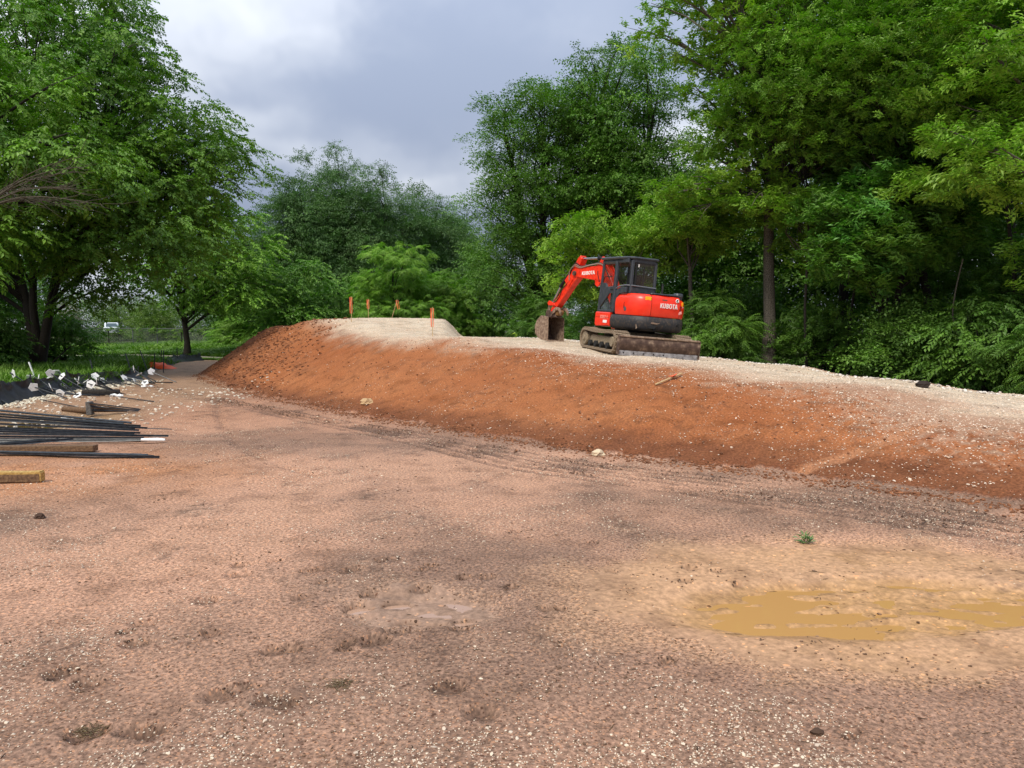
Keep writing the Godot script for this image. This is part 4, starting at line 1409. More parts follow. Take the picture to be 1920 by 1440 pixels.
	box(st, Vector3(0.72, 1.29, 1.00), Vector3(0.08, 0.10, 0.03), 0.005, Basis(Vector3.UP, deg_to_rad(30)))
	put("warning_label", fin(st), yellow, hood)
	st = st_new()
	box(st, Vector3(0.74, 1.20, 0.99), Vector3(0.04, 0.08, 0.03), 0.005, Basis(Vector3.UP, deg_to_rad(30)))
	put("small_label", fin(st), white, hood)
	st = st_new()
	box(st, Vector3(0.60, 1.18, 1.035), Vector3(0.12, 0.15, 0.03), 0.012)
	put("latch_recess", fin(st), mat(Color(0.45, 0.05, 0.03), 0.6), hood)
	st = st_new()
	box(st, Vector3(0.625, 1.075, 1.04), Vector3(0.13, 0.07, 0.03), 0.01, Basis(Vector3(0, 0, 1), 0.3))
	put("small_label", fin(st), mat(Color(0.92, 0.62, 0.58), 0.6), hood)

	# --- cab
	var top := 2.28
	st = st_new()   # crowned roof
	var roof := PackedVector2Array()
	for q in [[-0.96, -0.94], [-0.90, -1.0], [-0.02, -1.0], [0.05, -0.94], [0.05, 0.46], [0.0, 0.53], [-0.78, 0.53], [-0.88, 0.42], [-0.965, 0.02]]:
		roof.append(Vector2(q[0], -q[1]))
	var rx := Transform3D(Basis(Vector3.RIGHT, -PI / 2), Vector3(0, top - 0.06, 0))
	prism(st, roof, -0.05, 0.06, 0.04, rx)
	prism(st, inset(roof, 0.07), 0.055, 0.115, 0.035, rx)
	put("cab_roof", fin(st), black, ex, H)
	var FL := Vector3(-0.93, 0.97, -0.98)
	var BL := Vector3(-0.945, 0.97, -0.10)
	var RL := Vector3(-0.80, 1.45, 0.50)
	var RR := Vector3(0.02, 1.45, 0.50)
	var FR := Vector3(0.02, 0.97, -0.98)
	for q in [[FL, Vector3(-0.92, top - 0.03, -0.90), 0.075], [BL, Vector3(-0.93, top - 0.03, -0.12), 0.10], [RL, Vector3(-0.80, top - 0.03, 0.48), 0.10], [RR, Vector3(0.01, top - 0.03, 0.48), 0.09], [FR, Vector3(0.01, top - 0.03, -0.92), 0.07], [Vector3(0.02, 0.97, -0.1), Vector3(0.01, top - 0.03, -0.1), 0.06]]:
		st = st_new()
		bar(st, q[0], q[1], q[2], q[2], 0.02)
		put("cab_pillar", fin(st), black, ex, H)
	st = st_new()   # second dark post beside the rear left pillar
	bar(st, Vector3(-0.68, 1.58, 0.515), Vector3(-0.68, top - 0.05, 0.50), 0.06, 0.05, 0.01)
	put("cab_pillar", fin(st), dark, ex, H)
	st = st_new()   # belt line wrapping the rear, with a raised lip
	box(st, Vector3(-0.39, 1.52, 0.50), Vector3(0.90, 0.19, 0.09), 0.02)
	plate(st, [[0.14, 0.97], [0.06, 0.97], [-0.02, 1.30], [-0.16, 1.44], [-0.50, 1.47], [-0.50, 1.60], [-0.20, 1.60], [0.0, 1.54], [0.14, 1.48]], -0.965, -0.90, 0.012)
	put("cab_lower_panel", fin(st), black, ex, H)
	st = st_new()
	tube(st, PackedVector3Array([Vector3(-0.965, 1.56, -0.04), Vector3(-0.965, 1.62, 0.16), Vector3(-0.93, 1.645, 0.40), Vector3(-0.80, 1.645, 0.555), Vector3(0.04, 1.625, 0.56)]), PackedFloat32Array([0.018]), 6)
	put("window_lip", fin(st), mat(Color(0.38, 0.39, 0.41), 0.45), ex, H)
	st = st_new()
	box(st, Vector3(-0.42, 2.24, 0.50), Vector3(0.80, 0.10, 0.07), 0.02)
	plate(st, [[0.94, 2.19], [0.92, 2.29], [-0.48, 2.29], [-0.48, 2.19]], -0.95, -0.89, 0.012)
	put("roof_rail", fin(st), black, ex, H)
	# door with its two panes
	var door := put("cab_door", door_frame(), black, ex, H)
	st = st_new()
	plate(st, [[0.20, 1.62], [0.60, 1.60], [0.64, 1.68], [0.90, 1.68], [0.86, 2.19], [0.20, 2.19]], -0.925, -0.915, 0.0)
	put("door_upper_pane", fin(st), glass, door)
	st = st_new()
	plate(st, [[0.20, 1.02], [0.90, 1.02], [0.92, 1.10], [0.42, 1.46], [0.20, 1.46]], -0.925, -0.915, 0.0)
	put("door_lower_pane", fin(st), glass, door)
	st = st_new()
	box(st, Vector3(-0.965, 1.54, -0.26), Vector3(0.03, 0.04, 0.16), 0.01)
	put("door_handle", fin(st), dark, door)
	st = st_new()
	plate(st, [[0.06, 1.62], [-0.16, 1.66], [-0.42, 1.665], [-0.42, 2.20], [0.06, 2.20]], -0.925, -0.915, 0.0)
	put("quarter_pane", fin(st), glass, ex, H)
	st = st_new()
	prism(st, PackedVector2Array([Vector2(-0.63, 1.63), Vector2(-0.03, 1.61), Vector2(-0.03, 2.18), Vector2(-0.63, 2.19)]), 0.495, 0.505, 0.0)
	var rw := put("rear_window", fin(st), glass, ex, H)
	st = st_new()
	box(st, Vector3(-0.60, 2.13, 0.512), Vector3(0.035, 0.07, 0.008))
	put("window_sticker", fin(st), white, rw)
	st = st_new()
	plate(st, [[0.92, 1.02], [0.88, 2.23], [-0.42, 2.23], [-0.42, 1.5], [0.1, 1.02]], 0.0, 0.01, 0.0)
	put("right_window", fin(st), glass, ex, H)
	st = st_new()
	prism(st, PackedVector2Array([Vector2(-0.88, 1.0), Vector2(-0.02, 1.0), Vector2(-0.02, 2.23), Vector2(-0.88, 2.23)]), -0.965, -0.955, 0.0)
	put("windscreen", fin(st), glass, ex, H)
	# inside
	st = st_new()
	box(st, Vector3(-0.46, 1.18, -0.14), Vector3(0.48, 0.16, 0.48), 0.05)
	box(st, Vector3(-0.46, 1.58, 0.12), Vector3(0.46, 0.70, 0.14), 0.05, Basis(Vector3.RIGHT, 0.12))
	put("seat", fin(st), seatc, ex, H)
	for s in [-1.0, 1.0]:
		st = st_new()
		box(st, Vector3(-0.46 + s * 0.33, 1.28, -0.28), Vector3(0.15, 0.36, 0.42), 0.03)
		rod(st, Vector3(-0.46 + s * 0.33, 1.45, -0.42), Vector3(-0.46 + s * 0.33, 1.66, -0.46), 0.02)
		put("console", fin(st), seatc, ex, H)
	st = st_new()   # floor and rear bulkhead of the cab
	box(st, Vector3(-0.455, 0.945, -0.44), Vector3(0.88, 0.05, 1.02), 0.01)
	box(st, Vector3(-0.42, 1.22, 0.42), Vector3(0.74, 0.4, 0.05), 0.01)
	put("cab_floor", fin(st), dark, ex, H)
	st = st_new()
	tube(st, PackedVector3Array([Vector3(-0.99, 1.72, -0.99), Vector3(-1.03, 1.9, -1.06), Vector3(-1.03, 2.0, -1.08)]), PackedFloat32Array([0.012]), 6)
	put("mirror_arm", fin(st), dark, ex, H)

	# --- boom, arm and bucket
	var bx := 0.27
	# the boom is swung a little to the left on its bracket
	var B := Transform3D(Basis(Vector3.UP, deg_to_rad(9.0)), Vector3.ZERO) * Transform3D(Basis(), Vector3(bx, 0, -1.1)) * Transform3D(Basis(Vector3.UP, deg_to_rad(8.0)), Vector3.ZERO) * Transform3D(Basis(), Vector3(0, 0, 1.1)) * Transform3D(Basis.from_scale(Vector3(1.0, 0.9, 1.0)), Vector3.ZERO)
	st = st_new()
	plate(st, [[0.95, 0.62], [1.30, 0.60], [1.34, 0.80], [1.22, 1.06], [1.02, 1.06], [0.90, 0.85]], -0.20, 0.20, 0.03)
	put("swing_bracket", fin(st), red_boom, ex, B)
	st = st_new()
	plate(st, [[1.08, 0.82], [1.28, 0.80], [1.46, 1.20], [1.76, 1.72], [2.06, 1.97], [2.30, 2.04], [3.18, 2.13], [3.27, 2.20], [3.27, 2.33], [3.16, 2.42], [2.60, 2.47], [2.20, 2.49], [1.94, 2.44], [1.70, 2.26], [1.42, 1.84], [1.16, 1.24]], -0.13, 0.13, 0.015)
	var boom := put("boom", fin(st), red_boom, ex, B)
	put("name_lettering", lettering("KUBOTA", 0.115, 0.006), white, boom, Transform3D(Basis(Vector3(0, 0, 1), 0.0) * Basis(Vector3.UP, -PI / 2) * Basis(Vector3(0, 0, 1), deg_to_rad(3.0)), fu(2.62, 2.26, -0.134)))
	put("name_lettering", lettering("KUBOTA", 0.115, 0.006), white, boom, Transform3D(Basis(Vector3.UP, PI / 2) * Basis(Vector3(0, 0, 1), deg_to_rad(-3.0)), fu(2.62, 2.26, 0.134)))
	for s in [-1.0, 1.0]:
		st = st_new()
		plate(st, [[1.60, 2.20], [2.02, 2.42], [2.30, 2.47], [2.16, 2.60], [2.06, 2.76], [1.99, 2.76], [1.93, 2.60], [1.78, 2.44]], s * 0.10 - 0.02, s * 0.10 + 0.02, 0.006)
		put("boom_bracket", fin(st), red_boom, boom)
		st = st_new()
		plate(st, [[2.02, 2.05], [2.30, 2.08], [2.26, 1.90], [2.16, 1.84], [2.08, 1.88]], s * 0.11 - 0.02, s * 0.11 + 0.02, 0.006)
		put("boom_lug", fin(st), red_boom, boom)
	st = st_new()   # arm
	plate(st, [[3.02, 2.72], [3.12, 2.82], [3.22, 2.74], [3.42, 2.42], [3.60, 2.10], [4.36, 1.10], [4.40, 0.98], [4.32, 0.92], [4.22, 0.98], [3.42, 1.86], [3.16, 2.10], [3.12, 2.26], [3.14, 2.46]], -0.105, 0.105, 0.014)
	var arm := put("arm", fin(st), red_boom, ex, B)
	for s in [-1.0, 1.0]:
		st = st_new()
		wheel(st, fu(3.26, 2.25, s * 0.15), Vector3.RIGHT, 0.075, 0.06, 16)
		put("pivot_pin", fin(st), rust, arm)
		st = st_new()
		plate(st, [[3.36, 2.06], [3.58, 2.22], [3.76, 2.02], [3.54, 1.80]], s * 0.115 - 0.012, s * 0.115 + 0.012, 0.004)
		put("arm_cheek", fin(st), red_boom, arm)
	# rams: a dark barrel and a bright rod each
	for q in [["arm_ram", [1.30, 2.62], [2.36, 2.73], [3.10, 2.72], 0.055, 0.0], ["boom_ram", [1.34, 0.74], [1.92, 1.58], [2.17, 1.92], 0.06, 0.0], ["bucket_ram", [3.42, 2.36], [4.02, 1.72], [4.42, 1.22], 0.05, 0.0]]:
		st = st_new()
		var a := fu(q[1][0], q[1][1])
		var b := fu(q[2][0], q[2][1])
		var c := fu(q[3][0], q[3][1])
		if q[0] == "bucket_ram":
			for e in 1:
				a += fu(0.10, 0.10)
				b += fu(0.10, 0.10)
				c += fu(0.05, 0.04)
		rod(st, a, b, q[4], 12)
		rod(st, a.lerp(b, 0.94), b, q[4] * 1.18, 12)
		var barrel := put(q[0], fin(st), dark, ex, B)
		st = st_new()
		rod(st, b, c, q[4] * 0.6, 12)
		wheel(st, c, Vector3.RIGHT, q[4] * 1.1, 0.14, 12)
		put("rod", fin(st), chrome, barrel)
	# hoses over the boom and arm
	for s in 3:
		st = st_new()
		var x := -0.145 + 0.012 * s
		tube(st, smooth_line([fu(1.62, 2.10, -0.15), fu(1.98, 2.50 + 0.02 * s, -0.15), fu(2.5, 2.50 + 0.015 * s, x), fu(3.0, 2.42 + 0.03 * s, x), fu(3.30, 2.48 + 0.05 * s, x), fu(3.52, 2.30, x), fu(3.50, 2.02, x)]), PackedFloat32Array([0.014]), 5, false)
		put("hose", fin(st), mat(Color(0.55, 0.46, 0.40), 0.6) if s < 2 else cable, ex, B)
	st = st_new()
	tube(st, smooth_line([fu(1.30, 1.10, -0.15), fu(1.72, 1.60, -0.22), fu(1.72, 2.1, -0.24), fu(1.46, 2.14, -0.2)]), PackedFloat32Array([0.012]), 5, false)
	put("hose", fin(st), cable, ex, B)
	st = st_new()
	tube(st, smooth_line([fu(3.55, 1.98, -0.12), fu(3.84, 1.72, -0.13), fu(3.95, 1.5, -0.125), fu(4.15, 1.30, -0.12)]), PackedFloat32Array([0.012]), 5, false)
	put("hose", fin(st), cable, arm)
	# linkage, coupler and bucket
	for s in [-1.0, 1.0]:
		st = st_new()
		plate(st, [[4.10, 1.18], [4.18, 1.26], [4.46, 1.34], [4.54, 1.26], [4.48, 1.18]], s * 0.13 - 0.015, s * 0.13 + 0.015, 0.005)
		put("link", fin(st), red_boom, ex, B)
		st = st_new()
		plate(st, [[4.42, 1.28], [4.52, 1.24], [4.58, 0.92], [4.50, 0.86], [4.44, 0.92]], s * 0.09 - 0.015, s * 0.09 + 0.015, 0.005)
		put("link", fin(st), scoop, ex, B)
	st = st_new()
	plate(st, [[4.60, 0.78], [4.62, 0.96], [4.48, 1.0], [4.30, 1.0], [4.14, 0.94], [4.06, 0.80]], -0.11, 0.11, 0.015)
	put("coupler", fin(st), rust, ex, B)
	for s in [-1.0, 1.0]:   # two curved thumb hooks that face the machine
		st = st_new()
		plate(st, [[4.22, 0.90], [4.22, 1.02], [4.06, 1.14], [3.88, 1.12], [3.78, 0.98], [3.80, 0.88], [3.86, 0.98], [3.94, 1.04], [4.04, 1.03], [4.12, 0.94]], s * 0.13 - 0.025, s * 0.13 + 0.025, 0.006)
		put("thumb_hook", fin(st), scoop, ex, B)
	st = st_new()
	plate(st, [[4.20, 0.84], [4.18, 0.98], [4.02, 1.06], [3.92, 0.98], [4.0, 0.86]], -0.10, 0.10, 0.02)
	put("thumb", fin(st), mat(Color(0.46, 0.33, 0.19), 0.8), ex, B)
	# bucket: curved back, two sides, lip and teeth; open towards the machine
	var bw := 0.275
	var prof2 := [[4.20, 0.80], [4.60, 0.82], [4.80, 0.66], [4.90, 0.44], [4.84, 0.20], [4.66, 0.05], [4.40, 0.0], [4.12, -0.01]]
	st = st_new()
	st.set_smooth_group(-1)
	var innr := [[4.21, 0.775], [4.58, 0.79], [4.775, 0.645], [4.87, 0.44], [4.81, 0.215], [4.645, 0.075], [4.40, 0.028], [4.12, 0.02]]
	for i in prof2.size() - 1:
		var a: Array = prof2[i]
		var b: Array = prof2[i + 1]
		var c: Array = innr[i]
		var d: Array = innr[i + 1]
		quad(st, fu(a[0], a[1], -bw), fu(b[0], b[1], -bw), fu(b[0], b[1], bw), fu(a[0], a[1], bw))
		quad(st, fu(c[0], c[1], bw), fu(d[0], d[1], bw), fu(d[0], d[1], -bw), fu(c[0], c[1], -bw))
	quad(st, fu(4.20, 0.80, -bw), fu(4.20, 0.80, bw), fu(4.21, 0.775, bw), fu(4.21, 0.775, -bw))
	quad(st, fu(4.12, 0.02, -bw), fu(4.12, 0.02, bw), fu(4.12, -0.01, bw), fu(4.12, -0.01, -bw))
	var bucket := put("bucket", fin(st), rust, ex, B)
	for s in [-1.0, 1.0]:
		st = st_new()
		plate(st, prof2, s * (bw + 0.012) - 0.012, s * (bw + 0.012) + 0.012, 0.003)
		put("side_plate", fin(st), scoop, bucket)
		st = st_new()
		plate(st, [[4.27, 0.74], [4.60, 0.79], [4.56, 1.0], [4.40, 1.02], [4.24, 0.9]], s * 0.13 - 0.015, s * 0.13 + 0.015, 0.004)
		put("bucket_ear", fin(st), rust, bucket)
	for i in 5:
		st = st_new()
		plate(st, [[4.16, -0.02], [4.16, 0.035], [4.0, 0.02], [3.96, -0.01], [4.0, -0.02]], -0.25 + 0.125 * i - 0.025, -0.25 + 0.125 * i + 0.025, 0.006)
		put("tooth", fin(st), scoop, bucket)


func door_frame() -> ArrayMesh:
	var st := st_new()
	plate(st, [[0.14, 0.97], [0.97, 0.97], [0.97, 1.03], [0.14, 1.03]], -0.96, -0.90, 0.01)
	plate(st, [[0.16, 1.03], [0.22, 1.03], [0.22, 2.21], [0.16, 2.21]], -0.955, -0.905, 0.01)
	plate(st, [[0.90, 1.03], [0.97, 1.03], [0.91, 2.23], [0.85, 2.23]], -0.955, -0.905, 0.01)
	plate(st, [[0.22, 1.44], [0.42, 1.44], [0.92, 1.06], [0.92, 1.24], [0.68, 1.68], [0.62, 1.68], [0.58, 1.60], [0.22, 1.62]], -0.957, -0.906, 0.01)
	plate(st, [[0.64, 1.56], [0.92, 1.24], [0.94, 1.70], [0.66, 1.70]], -0.953, -0.908, 0.01)
	return fin(st)


func smooth_line(pts: Array) -> PackedVector3Array:
	var out := PackedVector3Array()
	for i in pts.size() - 1:
		var p0: Vector3 = pts[maxi(i - 1, 0)]
		var p1: Vector3 = pts[i]
		var p2: Vector3 = pts[i + 1]
		var p3: Vector3 = pts[mini(i + 2, pts.size() - 1)]
		for k in 6:
			out.append(p1.cubic_interpolate(p2, p0, p3, k / 6.0))
	out.append(pts[-1])
	return out


# ---------------------------------------------------------------- things standing and lying about the site
func build_site_things() -> void:
	var wood := worn([[0.0, Color(0.62, 0.50, 0.34)], [0.5, Color(0.74, 0.62, 0.44)], [1.0, Color(0.84, 0.73, 0.55)]], 3.0, 0.85, 0.0, 0.03, 81)
	var fresh_wood := worn([[0.0, Color(0.50, 0.39, 0.20)], [0.5, Color(0.68, 0.55, 0.30)], [1.0, Color(0.80, 0.69, 0.44)]], 3.0, 0.8, 0.0, 0.03, 82)
	var old_wood := worn([[0.0, Color(0.26, 0.19, 0.13)], [0.5, Color(0.40, 0.30, 0.21)], [1.0, Color(0.52, 0.42, 0.30)]], 3.0, 0.9, 0.0, 0.03, 83)
	var flag := mat(Color(0.93, 0.45, 0.29), 0.55)
	flag.backlight_enabled = true
	flag.backlight = Color(0.5, 0.2, 0.1)
	var fabric := worn([[0.0, Color(0.075, 0.078, 0.085)], [0.6, Color(0.13, 0.135, 0.15)], [1.0, Color(0.21, 0.22, 0.24)]], 0.9, 0.5, 0.0, 0.03, 84)
	var steel := worn([[0.0, Color(0.11, 0.12, 0.135)], [0.55, Color(0.19, 0.21, 0.235)], [1.0, Color(0.34, 0.33, 0.32)]], 1.2, 0.4, 0.2, 0.03, 85)
	var plate_white := worn([[0.0, Color(0.70, 0.69, 0.66)], [0.4, Color(0.90, 0.90, 0.89)], [1.0, Color(0.96, 0.96, 0.95)]], 3.0, 0.5, 0.0, 0.03, 86)
	var r := rnd(500)

	# --- flagged survey stakes on the mound: [x, d, height, lean, label]
	for k in [[-5.31, 24.6, 0.85, 0.0, "leftmost flagged wooden stake on the mound, standing upright"], [-5.25, 27.2, 0.72, 0.0, "second flagged wooden stake from the left on the mound's crest"], [-4.5, 27.6, 0.70, 0.30, "flagged wooden stake leaning to the right on the mound's crest"], [-2.18, 20.4, 0.82, 0.0, "wooden stake with a long orange flag beside the gravel step"]]:
		var p := on_land(k[0], k[1], -0.12)
		var t := thing("survey_stake", k[4], "survey stake", p, 0.0, "flagged survey stakes on the mound")
		var h: float = k[2] + 0.12
		var tip := Vector3(k[3] * h, h, 0)
		var st := st_new()
		bar(st, Vector3.ZERO, tip, 0.026, 0.016, 0.003)
		put("stake", fin(st), wood, t)
		st = st_new()
		st.set_smooth_group(-1)
		var l := h * (0.55 if k[0] > -3.0 or k[1] < 25.0 else 0.40)
		for s in [-1.0, 1.0]:
			var w := 0.042
			var a := tip + Vector3(0, -0.03, 0)
			for i in 5:
				var u := i / 5.0
				var v := (i + 1) / 5.0
				var a0 := a + Vector3(s * 0.02 + k[3] * 0.2 * u, -l * u, 0.018 + 0.025 * sin(u * 7.0) * s)
				var a1 := a + Vector3(s * 0.02 + k[3] * 0.2 * v, -l * v, 0.018 + 0.025 * sin(v * 7.0) * s)
				var o := Vector3(s * w * (0.9 - 0.3 * u), 0, 0.02 * cos(u * 5.0))
				var o1 := Vector3(s * w * (0.9 - 0.3 * v), 0, 0.02 * cos(v * 5.0))
				if s > 0:
					o *= 0.5
					o1 *= 0.5
				quad(st, a0, a1, a1 + o1, a0 + o)
				quad(st, a0 + Vector3(0, 0, -0.004), a0 + o + Vector3(0, 0, -0.004), a1 + o1 + Vector3(0, 0, -0.004), a1 + Vector3(0, 0, -0.004))
		put("flag", fin(st), flag, t)
	# the stake that fell down the bank
	var pa := on_land(2.46, 12.65, 0.03)
	var pb := on_land(3.02, 13.15, 0.05)
	var fs := thing("survey_stake", "wooden stake with orange ribbon lying on the red bank below the excavator", "survey stake", pa)
	var st := st_new()
	bar(st, Vector3.ZERO, pb - pa, 0.036, 0.02, 0.003)
	put("stake", fin(st), wood, fs)
	st = st_new()
	var rb := (pb - pa) * 0.62
	for i in 3:
		bar(st, rb + Vector3(-0.06 + 0.02 * i, 0.02, 0.03 * i), rb + Vector3(0.07, 0.03 + 0.02 * i, -0.05 + 0.05 * i), 0.05, 0.006)
	put("ribbon", fin(st), flag, fs)

	# --- silt fences: sagging black cloth on stakes
	silt_fence([[-11.2, 14.3, 0.52], [-11.6, 16.72, 0.54], [-11.92, 18.34, 0.52], [-12.16, 20.3, 0.50], [-12.34, 22.51, 0.46], [-12.57, 24.97, 0.38]], fabric, steel, "long sagging black silt fence along the left edge of the track", 1,
		[[-12.6, 22.5, 0.75, -0.22], [-12.9, 25.3, 0.85, -0.3], [-13.2, 27.0, 0.9, -0.35], [-13.3, 28.2, 0.85, 0.05]])
	silt_fence([[-13.1, 26.2, 0.12], [-14.4, 29.6, 0.16], [-15.39, 32.87, 0.28], [-16.3, 35.8, 0.40], [-16.99, 38.38, 0.42], [-17.54, 41.89, 0.42]], fabric, steel, "far length of black silt fence beyond the orange netting", 2,
		[[-14.2, 29.4, 0.7, 0.02], [-15.2, 32.2, 0.7, -0.03], [-16.4, 36.3, 0.75, 0.0]])

	# --- orange safety netting dropped in a heap
	var p := on_land(-14.75, 30.6, 0.0)
	st = st_new()
	st.set_smooth_group(0)
	var grid := []
	for j in 9:
		var row := PackedVector3Array()
		for i in 25:
			var x := -0.85 + 1.7 * i / 24.0
			var z := 0.32 - 0.64 * j / 8.0
			var rim := (1.0 - pow(absf(x) / 0.86, 2.0)) * (1.0 - pow(absf(z) / 0.33, 2.0))
			row.append(Vector3(x, 0.02 + rim * (0.24 + 0.13 * n_fine.get_noise_2d(x * 0.8 + 5.0, z * 1.2)) + 0.05 * n_fine.get_noise_2d(x * 2.0, z * 2.0) * rim, z))
		grid.append(row)
	for j in 8:
		for i in 24:
			quad(st, grid[j][i], grid[j][i + 1], grid[j + 1][i + 1], grid[j + 1][i])
	var net := put("safety_netting", fin(st), worn([[0.0, Color(0.90, 0.22, 0.08)], [0.5, Color(0.99, 0.36, 0.14)], [1.0, Color(1.0, 0.55, 0.36)]], 4.0, 0.6, 0.0, 0.05, 87), null, Transform3D(Basis(), p))
	tag(net, "crumpled bright orange safety netting on the ground by the silt fence", "safety netting")

	# --- posts with white plates thrown against the fence
	var post := Node3D.new()
	st = st_new()
	bar(st, Vector3(0, 0, 0), Vector3(0, 0, 0.95), 0.022, 0.03, 0.003)
	put("post", fin(st), steel, post)
	st = st_new()
	prism(st, PackedVector2Array([Vector2(-0.10, -0.06), Vector2(0.06, -0.10), Vector2(0.11, 0.03), Vector2(0.04, 0.11), Vector2(-0.09, 0.08)]), -0.006, 0.006, 0.002, Transform3D(Basis(Vector3.RIGHT, 0.9), Vector3(0, 0.02, 0.87)))
	put("plate", fin(st), plate_white, post)
	# [x, d, spread, count, aim of the tops (x, up, d), label, group]
	var heaps := [
		[-11.5, 18.6, 0.28, 6, Vector3(-0.8, 0.30, 0.1), "white plated post in the left cluster on the silt fence", "left cluster of plated posts"],
		[-11.35, 20.4, 0.55, 12, Vector3(-0.85, 0.26, 0.15), "white plated post in the big middle cluster", "middle cluster of plated posts"],
		[-11.25, 22.6, 0.42, 7, Vector3(-0.9, 0.22, 0.2), "white plated post in the right cluster on the fence", "right cluster of plated posts"],
		[-11.3, 16.4, 0.14, 3, Vector3(-0.75, 0.30, 0.1), "white plated post at the fence's near end", "near left plated posts"],
		[-10.75, 18.1, 0.25, 3, Vector3(-0.8, 0.14, 0.1), "white plated post lying on stones", "plated posts lying on the stones"],
		[-10.2, 19.0, 0.22, 4, Vector3(-0.5, 0.18, -0.6), "white plated post lying across the dark log", "plated posts lying over the log"],
		[-10.6, 22.8, 0.2, 2, Vector3(-0.6, 0.10, -0.1), "white plated post near the fence's far end", "plated posts at the fence's far end"]]
	var first := true
	for h in heaps:
		var places := []
		for i in h[3]:
			var at := on_land(h[0] + r.randfn() * h[2] * 0.7, h[1] + r.randfn() * h[2], 0.03)
			var aim: Vector3 = h[4] + Vector3(r.randfn(), r.randfn() * 0.7, r.randfn()) * 0.17
			aim = Vector3(aim.x, maxf(aim.y, 0.05), -aim.z).normalized()
			places.append([(at.x + aim.x) / -(at.z + aim.z), at, aim])
		places.sort_custom(func(a, b): return a[0] < b[0])
		for i in h[3]:
			var basis := side_on(Vector3.ZERO, places[i][2]) * Basis(Vector3(0, 0, 1), r.randf() * TAU)
			var label: String = ordinal(i, h[3], "from the left") + h[5]
			var o: Node3D
			if first:
				o = post
				o.name = numbered("plated_post")
				add_child(o)
				tag(o, label, "metal post", h[6])
				first = false
			else:
				o = copy_of(post, label)
				o.set_meta("group", h[6])
			o.transform = Transform3D(basis, places[i][1])

	# --- the pile of dark steel posts at the left edge: [tip x, tip d, tip height, direction turn, length, label group]
	var bars := [["top posts", "long black post of the pile's upper fan", 13], ["low posts", "long black post of the pile's lowest bundle", 4], ["cross posts", "short black post slanting beneath the fan", 5]]
	var proto := MeshInstance3D.new()
	st = st_new()
	prism(st, PackedVector2Array([Vector2(-0.02, 0.010), Vector2(-0.02, 0.005), Vector2(-0.003, 0.003), Vector2(-0.003, -0.019), Vector2(0.003, -0.019), Vector2(0.003, 0.003), Vector2(0.02, 0.005), Vector2(0.02, 0.010)]), 0.0, 3.6, 0.001)
	proto.mesh = fin(st)
	proto.material_override = steel
	var made := 0
	for b in bars.size():
		for i in bars[b][2]:
			var tip: Vector3
			var tail: Vector3
			if b == 0:
				var u: float = i / 12.0
				tip = Vector3(-5.05 - 1.05 * u + r.randf_range(-0.25, 0.2), 0.04 + 0.012 * i, -(10.75 + 0.95 * u + r.randf_range(-0.1, 0.1)))
				tail = Vector3(-8.9 + r.randf_range(-0.1, 0.1), 0.06 + 0.022 * i, -(10.5 + 2.0 * u + r.randf_range(-0.12, 0.12)))
			elif b == 1:
				tip = Vector3(-4.85 + 0.10 * i, 0.03, -(9.62 - 0.05 * i))
				tail = Vector3(-8.4, 0.06 + 0.01 * i, -(9.85 - 0.05 * i))
			else:
				tip = Vector3(-6.3 - 0.10 * i, 0.10, -(10.55 - 0.01 * i))
				tail = Vector3(-8.8 - 0.1 * i, 0.04, -(8.9 - 0.03 * i))
			var o: MeshInstance3D = proto if made == 0 else proto.duplicate()
			o.name = numbered("steel_post")
			add_child(o)
			var sc := tip.distance_to(tail) / 3.6
			o.transform = Transform3D(side_on(tip, tail) * Basis(Vector3(0, 0, 1), r.randf_range(-0.6, 0.6)) * Basis.from_scale(Vector3(1, 1, sc)), tip)
			tag(o, ordinal(i, bars[b][2], "from the camera's side") + bars[b][1], "steel post", bars[b][0] + " of the black steel pile")
			made += 1
	st = st_new()
	rod(st, Vector3(-9.0, 0.16, -11.9), Vector3(-5.62, 0.03, -12.15), 0.008, 6)
	tag(put("steel_rod", fin(st), steel), "single thin dark rod sticking out farthest from the black post pile", "steel rod")
	st = st_new()
	tube(st, PackedVector3Array([Vector3(-5.42, 0.06, -10.74), Vector3(-5.2, 0.055, -10.78), Vector3(-5.1, 0.05, -10.8)]), PackedFloat32Array([0.022, 0.03, 0.02]), 8)
	tag(put("plastic_cap", fin(st), plate_white), "white plastic cap at the right tips of the black post pile", "plastic cap")
	# --- timbers
	var tb := thing("timber", "short square timber with a split yellow top, lying near the left edge", "timber", Vector3(-5.6, 0.0, -8.0), 0.06)
	st = st_new()
	box(st, Vector3(-0.35, 0.045, 0.0), Vector3(1.6, 0.09, 0.10), 0.008)
	put("beam", fin(st), old_wood, tb)
	st = st_new()
	prism(st, PackedVector2Array([Vector2(-1.1, 0.0), Vector2(0.452, 0.0), Vector2(0.452, 0.034), Vector2(0.30, 0.026), Vector2(-0.1, 0.032), Vector2(-0.5, 0.012), Vector2(-1.1, 0.022)]), -0.045, 0.047, 0.003, Transform3D(Basis(), Vector3(0, 0.088, 0)))
	put("split_top", fin(st), fresh_wood, tb)
	st = st_new()
	box(st, Vector3(0.457, 0.06, 0.01), Vector3(0.014, 0.10, 0.085), 0.003)
	put("end_grain", fin(st), fresh_wood, tb)
	st = st_new()
	box(st, Vector3.ZERO, Vector3(1.5, 0.08, 0.14), 0.006)
	tag(put("timber", fin(st), old_wood, null, Transform3D(Basis(Vector3.UP, 0.05), Vector3(-6.45, 0.05, -10.02))), "flat brown board lying under the black steel posts", "timber")
	# --- log, block and fan of rods by the olive puddle
	st = st_new()
